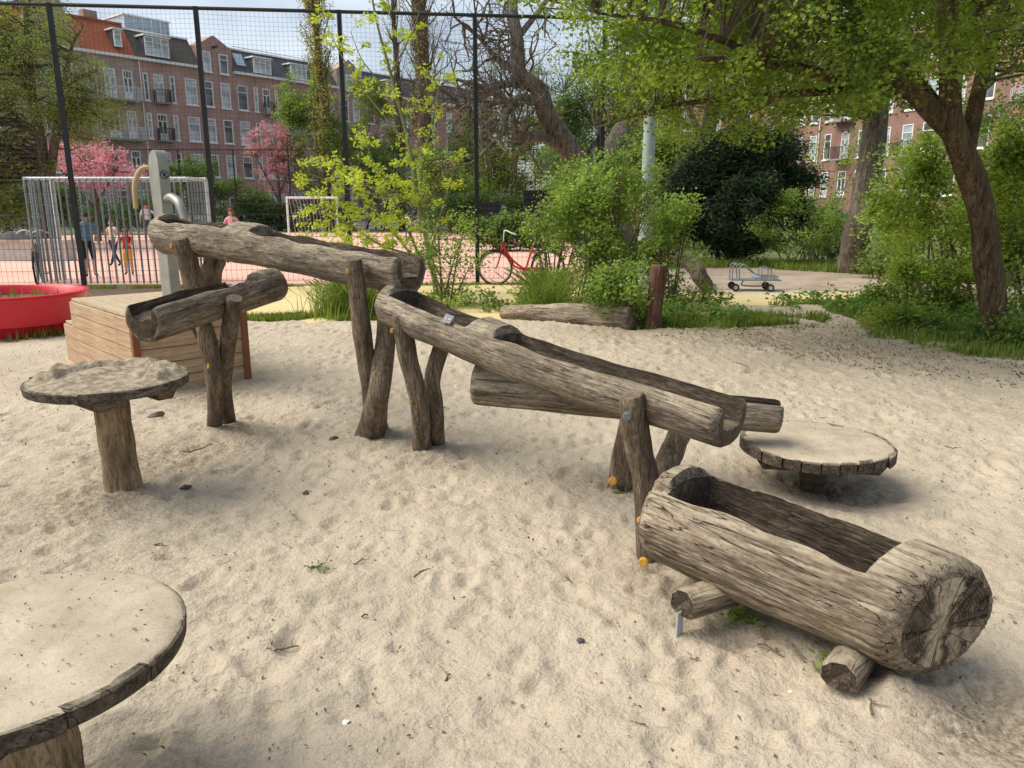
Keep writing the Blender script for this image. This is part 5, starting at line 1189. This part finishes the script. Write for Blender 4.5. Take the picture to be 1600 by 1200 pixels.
# ---- hedge and shrubs behind the court
HD = [('dark clipped hedge shrub behind the low wall at far left', 10, 33, (3.2, 1.6, 1.7), 1.5, 'darkhedge', 90), ('brown leaved shrub under the leafy tree', -60, 29, (3.0, 1.6, 2.4), 2.2, 'olive', 90),
      ('dark hedge shrub seen through the goal bars', 165, 44, (4.2, 1.5, 1.25), 1.0, 'darkhedge', 110), ('rounded green shrub right of the pump head', 300, 48, (2.1, 1.6, 1.6), 2.5, 'hedge', 100), ('green shrub right of the second fence post', 362, 50, (2.3, 1.6, 1.6), 1.6, 'hedge', 90),
      ('dark low hedge shrub behind the white far goal', 470, 50, (3.6, 1.4, 1.3), .9, 'darkhedge', 100), ('tall green tree shrub under the yellow poplar', 500, 51, (2.4, 1.8, 4.2), 5.2, 'bush', 230), ('loose olive tree shrub right of the yellow poplar', 585, 53, (2.6, 2, 3.6), 5.6, 'olive', 130), ('dark green shrub behind the thick poplar', 620, 50, (3.6, 1.8, 2.7), 2.6, 'hedge', 190),
      ('olive shrub mass left of the gnarled tree', 735, 49, (3.0, 2, 3.3), 3.4, 'hedge', 190), ('olive green shrub mass under the gnarled tree', 835, 47, (3.5, 2, 3.2), 3.3, 'olive', 210), ('green shrub mass behind the gnarled trunk', 930, 44, (3.2, 2, 4.2), 4.2, 'hedge', 210), ('low leafy shrub half covering the dark containers', 800, 28.5, (1.5, .6, .55), .5, 'hedge', 60), ('low dark shrub behind the containers', 790, 38, (4.4, 1.2, 1.2), .9, 'darkhedge', 130),
      ('tall leafy shrub between the containers and the gnarled trunk', 890, 36, (2.2, 1.4, 2.3), 2.3, 'hedge', 120), ('green shrub filling the gap left of the containers', 700, 44, (2.6, 1.4, 2.2), 2.0, 'bush', 110), ('loose pale shrub behind the lamp mast', 1020, 30, (1.9, 1.4, 2.2), 2.2, 'olive', 110)]
for i, (lb, px, Y, s, zc, mt, n) in enumerate(HD): shrub('hedge_shrub', lb, (at(px, 330, Y).x, Y, -.07), s, zc, int(n * 1.5), 60, .55, .15, mt, 60 + i, 5)
# tall far trees that close the view between the terraces
for i, (lb, px, Y, s, zc, mt) in enumerate([('tall olive tree far behind the gnarled tree', 800, 66, (4.6, 3, 5.2), 9.0, 'olive'), ('tall green tree far behind the fence corner', 930, 62, (5.2, 3, 5.5), 9.0, 'hedge'), ('far green tree behind the lamp mast', 1035, 70, (3.8, 3, 4.0), 7.0, 'olive')]):
    rng = np.random.RandomState(90 + i); B = Vector((at(px, 330, Y).x, Y, -.1)); tree('far_tree', lb, B, [([B, B + Vector((.2, 0, zc * .6)), B + Vector((0, 0, zc))], .35, .12), ([B + Vector((0, 0, zc * .5)), B + Vector((-s[0] * .5, 0, zc * 1.1))], .15, .05), ([B + Vector((0, 0, zc * .5)), B + Vector((s[0] * .5, 0, zc * 1.15))], .15, .05)], ellip(rng, 200, (B.x, Y, zc), s), 24, .8, .2, mt, 'bark', 90 + i, twr=.05)
# ---- yew
yb_ = gz(1140, 410, -.06); rng = np.random.RandomState(12); root = tag(empty('yew_bush', yb_), 'dark needled yew bush behind the toy cart', 'shrub', 'shrubs around the playground')
C = np.concatenate([ellip(rng, 330, (yb_.x - .05, 22.2, 1.45), (1.35, 1.4, 1.4), .3, .05)] + [ellip(rng, 34, (yb_.x + a_, 22.2, b_), (.42 + .25 * rng.rand(), .6, .25 + .4 * rng.rand()), .2) for a_, b_ in ((-1.5, 1.9), (-1.05, 2.5), (-.45, 2.75), (.15, 3.25), (.75, 2.95), (1.15, 3.2), (1.65, 2.35), (1.5, 1.5), (-1.6, 1.0), (-.8, 3.0))])
lim = [([yb_, yb_ + Vector((0, .3, 1)), yb_ + Vector((.2, .4, 2.2))], .16, .05)] + [([yb_ + Vector((rng.uniform(-.4, .4), .2, 0)), yb_ + Vector((x * .6, .3, .9)), yb_ + Vector((x, .4, 2.0))], .08, .03) for x in (-1.3, -.7, .8, 1.4)]
mb = MB()
for pts, r0, r1 in lim: sp = spline(pts, 5); mb.tube(sp, lerps([r0, r1], len(sp)), 7, 0, False)
twigs_to(mb, limb_nodes(lim), C, .03, rng); mb.build('stems', M['bark'], root); foliage('foliage', root, clump_points(C, 60, .40, rng, .75), .17, M['yew'], rng, ratio=.22, up=.2, droop=.25)
# ---- right hand thicket
TH = [('low green hedge shrub closing the gap before the leaning trunk', 1300, 22.5, (1.5, .8, .85), .7, 'hedge', 130, 50, .08), ('light green shrub right of the yew', 1250, 20.8, (1.25, .9, 1.05), .95, 'bush', 150, 46, .07), ('tall pale twiggy shrub behind the leaning trunk', 1290, 24, (1.5, 1.2, 1.5), 2.2, 'bush', 90, 34, .08), ('low grassy shrub right of the foot of the leaning trunk', 1395, 17.6, (.6, .6, .5), .3, 'bush', 60, 40, .06),
      ('big green thicket between the two trunks', 1462, 14.6, (1.15, 1.3, 1.45), 1.35, 'bush', 200, 62, .075), ('dense green thicket behind the maple trunk', 1530, 13.0, (1.6, 1.4, 1.7), 1.5, 'maple', 240, 60, .075), ('green thicket right of the maple trunk', 1640, 11.2, (1.35, 1.3, 1.5), 1.3, 'maple', 210, 58, .07),
      ('tall thicket at the right edge behind the trunk', 1590, 16.5, (1.9, 1.4, 1.5), 3.1, 'hedge', 130, 44, .08), ('leafy bramble low in front of the big thicket', 1450, 11.9, (.8, .7, .5), .3, 'maple', 130, 54, .06), ('bright bramble at the foot of the maple trunk', 1625, 8.9, (.42, .35, .18), .06, 'bush', 60, 46, .055), ('young leafy bramble left of the maple foot', 1440, 9.9, (.5, .45, .22), .08, 'maple', 60, 46, .05)]
for i, (lb, px, Y, s, zc, mt, n, per, sz) in enumerate(TH): shrub('green_shrub', lb, (at(px, 330, Y).x, Y, -.07), s, zc, n, per, .27, sz, mt, 110 + i, 9, up=.5)
# ---- central shrub and its neighbours
CS = [('big fresh green shrub left of the lamp mast', 925, 12.9, (.95, .9, 1.1), 1.2, 'bush', 190, 52, .068), ('right half of the central shrub with yellowish leaves behind the bark post', 1050, 12.3, (.62, .55, .8), .85, 'bush', 100, 44, .066), ('low leafy shrub growing over the lying log', 975, 10.25, (.5, .4, .42), .40, 'bush', 80, 46, .055), ('thin green shrub left of the red bicycle', 700, 12.8, (.55, .5, .85), .72, 'bush', 100, 24, .055), ('small leafy shrub low before the red bicycle', 850, 12.0, (.42, .4, .36), .28, 'bush', 80, 36, .055),
      ('airy upright shrub hiding the rear wheel of the red bicycle', 868, 13.4, (.62, .5, 1.0), 1.15, 'bush', 90, 16, .06), ('loose tall shrub just left of the mast', 960, 12.6, (.8, .6, 1.15), 1.75, 'bush', 100, 18, .062),
      ('tall upright shrub reaching the maple crown beside the mast', 935, 13.6, (.75, .7, .65), 1.85, 'bush', 80, 34, .065)]
for i, (lb, px, Y, s, zc, mt, n, per, sz) in enumerate(CS): shrub('green_shrub', lb, (at(px, 330, Y).x, Y, -.06), s, zc, n, per, .22, sz, mt, 140 + i, 10)
# ---- yellow green sapling before the fence
rng = np.random.RandomState(15); sY = 14.0; B = gz(688, 455, -.1); B = Vector((at(684, 450, sY).x, sY, -.1)); pt_ = lambda px, py, dy=0: at(px, py, sY + dy)
limbs = [([B, pt_(672, 400), pt_(655, 320), pt_(640, 230), pt_(612, 120), pt_(590, 40), pt_(575, -40)], .055, .014), ([pt_(655, 330), pt_(662, 250), pt_(680, 170), pt_(690, 100)], .028, .008), ([pt_(610, 115), pt_(640, 60), pt_(655, 20)], .016, .006), ([pt_(672, 405, -.1), pt_(600, 385, -.3), pt_(545, 350, -.4), pt_(490, 320, -.5)], .03, .007), ([pt_(660, 420), pt_(620, 370, .2), pt_(570, 310, .3), pt_(520, 250, .4)], .028, .007),
         ([pt_(660, 415), pt_(630, 340, -.2), pt_(590, 270, -.3), pt_(565, 200, -.3)], .028, .007), ([pt_(668, 410), pt_(690, 330), pt_(705, 280), pt_(712, 240)], .02, .006), ([pt_(640, 230), pt_(560, 130, .2), pt_(520, 60, .2), pt_(500, 10, .2)], .018, .005), ([pt_(625, 160), pt_(570, 100, -.2), pt_(548, 50, -.2)], .014, .005), ([pt_(648, 280), pt_(610, 300, -.3), pt_(560, 300, -.5), pt_(480, 270, -.6)], .02, .006)]
C = []
for pts, r0, r1 in limbs:
    s = spline(pts, 6)
    for k in range(len(s) // 3, len(s)):
        for _ in range(2 if r0 > .02 else 1):
            if rng.rand() < .62: C.append(np.array(s[k]) + rng.normal(size=3) * (.16, .2, .14))
C = np.array(C); E2 = [np.array(at(rng.uniform(465, 660), rng.uniform(250, 385), sY + rng.uniform(-.7, .5))) for _ in range(95)]; C = np.concatenate([C, np.array(E2)])
tree('sapling', 'thin yellow green sapling with spreading stems in front of the fence', B, limbs, C, 24, .13, .082, 'lime', 'stem', 15, twr=.008, nside=7, ratio=.5, up=.2)
# ---- small herbs and grass
def blades(name, label, pts, h, mat, seed, w=.008, lean=.35, cat='grass', group=None):
    rng = np.random.RandomState(seed); P = np.asarray(pts); n = len(P); hh = h * rng.uniform(.45, 1.2, n); a = rng.uniform(0, 6.28, n); ln = hh * lean * rng.uniform(.2, 1.3, n)
    d = np.stack([np.cos(a), np.sin(a), np.zeros(n)], 1); sd = np.stack([-np.sin(a), np.cos(a), np.zeros(n)], 1) * w; up_ = np.zeros((n, 3)); up_[:, 2] = hh
    m = P + d * ln[:, None] * .35 + up_ * .6; V = np.stack([P - sd, P + sd, m + sd * .7, m - sd * .7, P + d * ln[:, None] + up_ * .97, P + d * ln[:, None] + up_], 1).reshape(-1, 3)
    b_ = np.arange(n)[:, None] * 6; F = np.concatenate([b_ + np.array([[0, 1, 2, 3]]), b_ + np.array([[3, 2, 5, 4]])]); return tag(link(name, quick_mesh(name, V, F, M[mat])), label, cat, kind='stuff')
def area(n, poly, rng, z=-.06):
    P = np.array(poly); lo, hi = P.min(0), P.max(0); out = []
    while len(out) < n:
        x, y = rng.uniform(lo, hi); c = False; j = len(P) - 1
        for i in range(len(P)):
            if (P[i, 1] > y) != (P[j, 1] > y) and x < (P[j, 0] - P[i, 0]) * (y - P[i, 1]) / (P[j, 1] - P[i, 1]) + P[i, 0]: c = not c
            j = i
        if c and mnoise.noise(Vector((x * 1.6, y * 1.6, 3))) > -.25: out.append((x, y, z))
    return out
rng = np.random.RandomState(17)
blades('grass', 'short green grass strip between sand and yellow path', area(6500, [(-4.7, 10.75), (-3.4, 10.95), (-2.2, 11.0), (-1.0, 11.3), (-1.0, 11.8), (-2.4, 11.75), (-3.6, 11.35), (-4.9, 11.0)], rng), .11, 'grass', 18)
blades('grass', 'tall grass tuft behind the paired legs', [(-2.35 + rng.normal() * .26, 11.5 + rng.normal() * .2, -.06) for _ in range(1500)], .50, 'grass', 19, .007, .7)
blades('grass', 'tall reed like tuft left of the lying log', [(.55 + rng.normal() * .16, 11.6 + rng.normal() * .15, -.06) for _ in range(500)], .62, 'grass', 20, .006, .8)
blades('grass', 'green grass and weeds right of the bark post', area(7000, [(1.7, 10.1), (2.6, 9.95), (3.5, 10.3), (4.3, 10.6), (4.6, 11.0), (3.6, 11.3), (2.3, 11.3), (1.6, 10.8)], rng), .16, 'grass', 22)
blades('grass', 'grass along the edge of the right thicket', area(9000, [(4.4, 9.3), (5.0, 8.4), (6.2, 7.9), (8, 8.2), (8, 10.5), (6.5, 12.5), (5.0, 12.9), (4.2, 12.6), (5.0, 11.2)], rng), .15, 'grass', 23)
blades('grass', 'grass fringe along the foot of the tall fence', area(4000, [(-9, 15.3), (-4, 15.75), (1.8, 16.2), (1.8, 16.6), (-4, 16.0), (-9, 15.6)], rng), .07, 'grass', 24)
blades('grass', 'grass before the yew and shrubs across the path', area(6000, [(3.8, 20.2), (6, 20.6), (8, 19), (10, 17.6), (12, 18), (9, 21.5), (4, 22)], rng), .22, 'grass', 25, .012)
blades('grass', 'weeds sprouting inside the red planter', [(-6.42 + .7 * math.sqrt(rng.rand()) * math.cos(a), 9.85 + .7 * math.sqrt(rng.rand()) * math.sin(a), .40) for a in rng.uniform(0, 6.28, 160)], .10, 'grass', 26)
blades('grass', 'weeds round the foot of the red planter', [(-6.42 + .8 * math.cos(a) + rng.normal() * .06, 9.85 + .8 * math.sin(a) + rng.normal() * .06, -.03) for a in rng.uniform(4.9, 6.6, 160)], .16, 'grass', 27)
def herb_cover(label, pts, size, mat, seed, h=.22):
    rng = np.random.RandomState(seed); C = np.array(pts); C[:, 2] += rng.uniform(.02, h, len(C)); P = clump_points(C, 16, .14, rng, .8); P[:, 2] = np.maximum(P[:, 2], -.03); V, F = leaf_arrays(P, size, rng, ratio=.7, up=.8)
    return tag(link('ground_cover', quick_mesh('ground_cover', V, F, M[mat])), label, 'ground cover', kind='stuff')
rng = np.random.RandomState(28)
herb_cover('broad leaved weeds bordering the sand at the right', area(420, [(4.1, 12.3), (5.0, 11.4), (5.2, 9.6), (5.4, 8.6), (6.4, 8.0), (8, 8.6), (8, 11), (6.8, 13.2), (5, 13.0)], rng), .075, 'weed', 29)
herb_cover('leafy weeds round the bark post and log end', area(150, [(1.2, 10.1), (2.2, 9.85), (3.3, 10.4), (3.4, 11.2), (1.9, 11.6), (1.0, 11.2)], rng), .07, 'weed', 30)
herb_cover('leafy undergrowth under the central shrub', area(200, [(.2, 12), (3.2, 11.6), (3.6, 12.6), (3.0, 13.6), (.6, 13.6)], rng), .07, 'bush', 31, .3)
herb_cover('undergrowth below the bicycle shrub', area(120, [(-1.8, 12), (.4, 11.8), (.6, 13), (-1.6, 13.2)], rng), .06, 'bush', 32, .25)
def sprig(label, p, n, seed):
    rng = np.random.RandomState(seed); P = np.array(p) + rng.normal(size=(n, 3)) * (.035, .03, .012); P[:, 2] = np.maximum(P[:, 2], .01) + sandz(p[0], p[1]); root = tag(empty('weed_sprig', p), label, 'weed'); foliage('leaves', root, P, .035, M['bush'], rng, up=1.0); mb = MB()
    for k in range(6): mb.tube([(p[0], p[1], sandz(p[0], p[1]) - .01), tuple(P[k])], .0016, 4)
    mb.build('stems', M['stem'], root)
sprig('small green weed beside the first sleeper of the log basin', (.92, 2.78, .02), 60, 1); sprig('tiny green weed under the middle of the log basin', (1.14, 2.45, .03), 30, 2); sprig('tiny weed at the foot of the rear trough leg', (.66, 4.12, .0), 25, 3)

# ================================================================== LITTER ON THE SAND
rng = np.random.RandomState(33)
n = 9000; lx = rng.uniform(-6, 6, n); ly = .9 + 10.5 * rng.rand(n) ** 1.25; keep = (vnoise(lx * 1.3, ly * 1.3, 50) + .25 * (lx > 2) + .25 * (ly > 7) > -.12); lx, ly = lx[keep], ly[keep]
P = np.stack([lx, ly, np.array([sandz(a, b) for a, b in zip(lx, ly)]) + .003], 1); V, F = leaf_arrays(P, .019, rng, ratio=.5, up=1.5, fold=.4)
tag(link('debris', quick_mesh('debris', V, F, M['litter'])), 'dark crumbs of bark and leaf scattered over the sand', 'debris', kind='stuff')
A2 = np.array(area(2600, [(1.6, 9.2), (2.6, 8.6), (3.6, 7.2), (4.8, 6.4), (6.4, 7.2), (5.2, 8.8), (5.0, 11.6), (3.4, 12.2), (2.4, 10.2)], rng)); A2[:, 2] = [sandz(a, b) + .004 for a, b in A2[:, :2]]
V, F = leaf_arrays(A2, .034, rng, ratio=.55, up=1.4, fold=.4)
tag(link('debris', quick_mesh('debris', V, F, M['litter'])), 'dry leaf litter along the shaded right edge of the sand', 'debris', kind='stuff')
A3 = area(1500, [(1.5, 9.75), (3.2, 9.75), (4.4, 10.1), (4.3, 8.9), (5.2, 7.7), (6.6, 7.2), (6.6, 8.2), (5.2, 8.9), (4.9, 10.4), (3.2, 10.6)], rng, 0.0); A3 = [(a, b, sandz(a, b) - .01) for a, b, c_ in A3 if mnoise.noise(Vector((a * 3.1, b * 3.1, 7))) > .12]
blades('grass', 'sparse grass tufts creeping into the sand at the right', A3, .07, 'grass', 44, .006, .8)
TW = [(448, 1000, 40, 20), (660, 895, 34, 35), (1205, 1012, 45, -45), (1370, 560, 26, 10), (1160, 575, 30, -60), (560, 875, 20, 80), (890, 905, 18, -70), (570, 960, 12, -20), (320, 705, 60, 12), (480, 770, 14, 5), (690, 640, 30, 8), (1010, 1130, 22, -35), (1360, 1110, 26, 30), (1290, 650, 30, 15), (1150, 640, 24, 60), (430, 1010, 30, 15), (250, 850, 24, -10), (700, 1050, 16, 20), (1490, 700, 24, 30), (1250, 560, 34, 20)]
TWL = ['in front of the middle, left of the withered sprig', 'just right of the withered sprig', 'under the log basin between its sleepers', 'far right before the weeds', 'behind the low table, bent', 'short, above the withered sprig', 'short, before the log basin', 'tiny, at the middle of the near sand', 'long, between sand table and left chute legs', 'short, left of the open middle', 'beside the middle trough legs', 'near the bottom edge right of middle', 'right of the second sleeper', 'beyond the low table', 'left of the low table rim', 'second of two crossed left of middle', 'left, behind the near table', 'small, on the near sand below middle', 'right of the low table', 'far sand, between log and thicket']
for i, (px, py, ln, ang) in enumerate(TW):
    p = gz(px, py, .0); p.z = sandz(p.x, p.y) + .006; Lm = ln / 1200 * p.length * .9; a = R(ang + 20 * rng.normal()); d = Vector((math.cos(a), math.sin(a) * 1.6, 0)) * Lm
    pts = [p - d * .5, p - d * .15 + Vector((0, rng.normal() * .01, .006)), p + d * .2 + Vector((rng.normal() * .008, 0, .008)), p + d * .5]; s = spline(pts, 3)
    for q_ in s: q_.z = max(q_.z, sandz(q_.x, q_.y) + .002)
    mb = MB(); mb.tube(s, lerps([.0045, .0022], len(s)), 5); k = s[len(s) // 2]; mb.tube([k, k + Vector((rng.normal() * .03, rng.normal() * .03, .006))], [.002, .001], 4)
    tag(mb.build('twig', M['twig']), 'thin dry twig on the sand, ' + TWL[i], 'twig', 'dry twigs on the sand')
for (tc_, zz, rr_, nn_, lb_) in ((TN, .5175, .37, 150, 'dark crumbs scattered on the near left table'), (TR, .2735, .38, 110, 'dark crumbs scattered on the low table')):
    a_ = rng.uniform(0, 6.28, nn_); q_ = rr_ * np.sqrt(rng.rand(nn_)); V, F = leaf_arrays(np.stack([tc_[0] + q_ * np.cos(a_), tc_[1] + q_ * np.sin(a_), np.full(nn_, zz)], 1), .011, rng, ratio=.45, up=1.8, fold=.3)
    tag(link('debris', quick_mesh('debris', V, F, M['litter'])), lb_, 'debris', kind='stuff')
def chip(name, label, px, py, size, mat, cat, seed, flat=.5):
    p = gz(px, py, 0); p.z = sandz(p.x, p.y); mb = MB(); n = 9; prof = []
    for i, (r_, z_) in enumerate(((.5, -.1), (1, .1), (.9, .5), (.5, .9), (.05, 1.0))): prof.append((r_ * size, z_ * size * flat))
    mb.lathe(prof, n, 0, p); mb.v = [tuple(Vector(v) + Vector((1, 1, .6)) * size * .35 * mnoise.noise(Vector(v) * (1.2 / size) + Vector((seed, 0, 0)))) for v in mb.v]; return tag(mb.build(name, M[mat], smooth=60), label, cat)
chip('bottle_cap', 'pale blue plastic cap lying near the foot of the sand table', 296, 731, .022, 'bluepl', 'bottle cap', 1, .4)
chip('pebble', 'dark pebble on the open sand right of the middle', 907, 992, .016, 'cloth_grey', 'pebble', 2, .8); chip('pebble', 'dark clod left of the middle of the sand', 478, 770, .022, 'soil', 'pebble', 3, .8)
chip('soil_clod', 'dark soil clod behind the sand table', 247, 652, .055, 'wet', 'soil', 4, .5); chip('soil_clod', 'small dark clod right of the sand table post', 290, 767, .03, 'wet', 'soil', 5, .6)
chip('paper_scrap', 'white scrap on the near sand', 540, 1121, .014, 'white', 'scrap', 6, .4); chip('paper_scrap', 'white scrap right of the second sleeper', 1236, 1072, .009, 'white', 'scrap', 7, .4)
chip('bark_chip', 'dark bark chip near the paired legs', 522, 690, .03, 'wet', 'bark', 8, .4); chip('bark_chip', 'black bark chip before the right thicket', 1363, 519, .06, 'cloth_grey', 'bark', 9, .4)
# mossy sprig of brown leaves on the sand
p = gz(495, 888, 0); P = np.array([(p.x + rng.normal() * .03, p.y + rng.normal() * .02, sandz(p.x, p.y) + .012 + abs(rng.normal()) * .012) for _ in range(30)]); root = tag(empty('leaf_sprig', p), 'withered green sprig left of the middle on the near sand', 'sprig'); foliage('leaves', root, P, .022, M['hedge'], rng)
mb = MB(); mb.tube([(p.x - .04, p.y, sandz(p.x, p.y) + .005), (p.x + .03, p.y + .04, sandz(p.x, p.y) + .02), (p.x + .035, p.y + .10, sandz(p.x, p.y) + .03)], .002, 4); mb.build('stem', M['twig'], root)
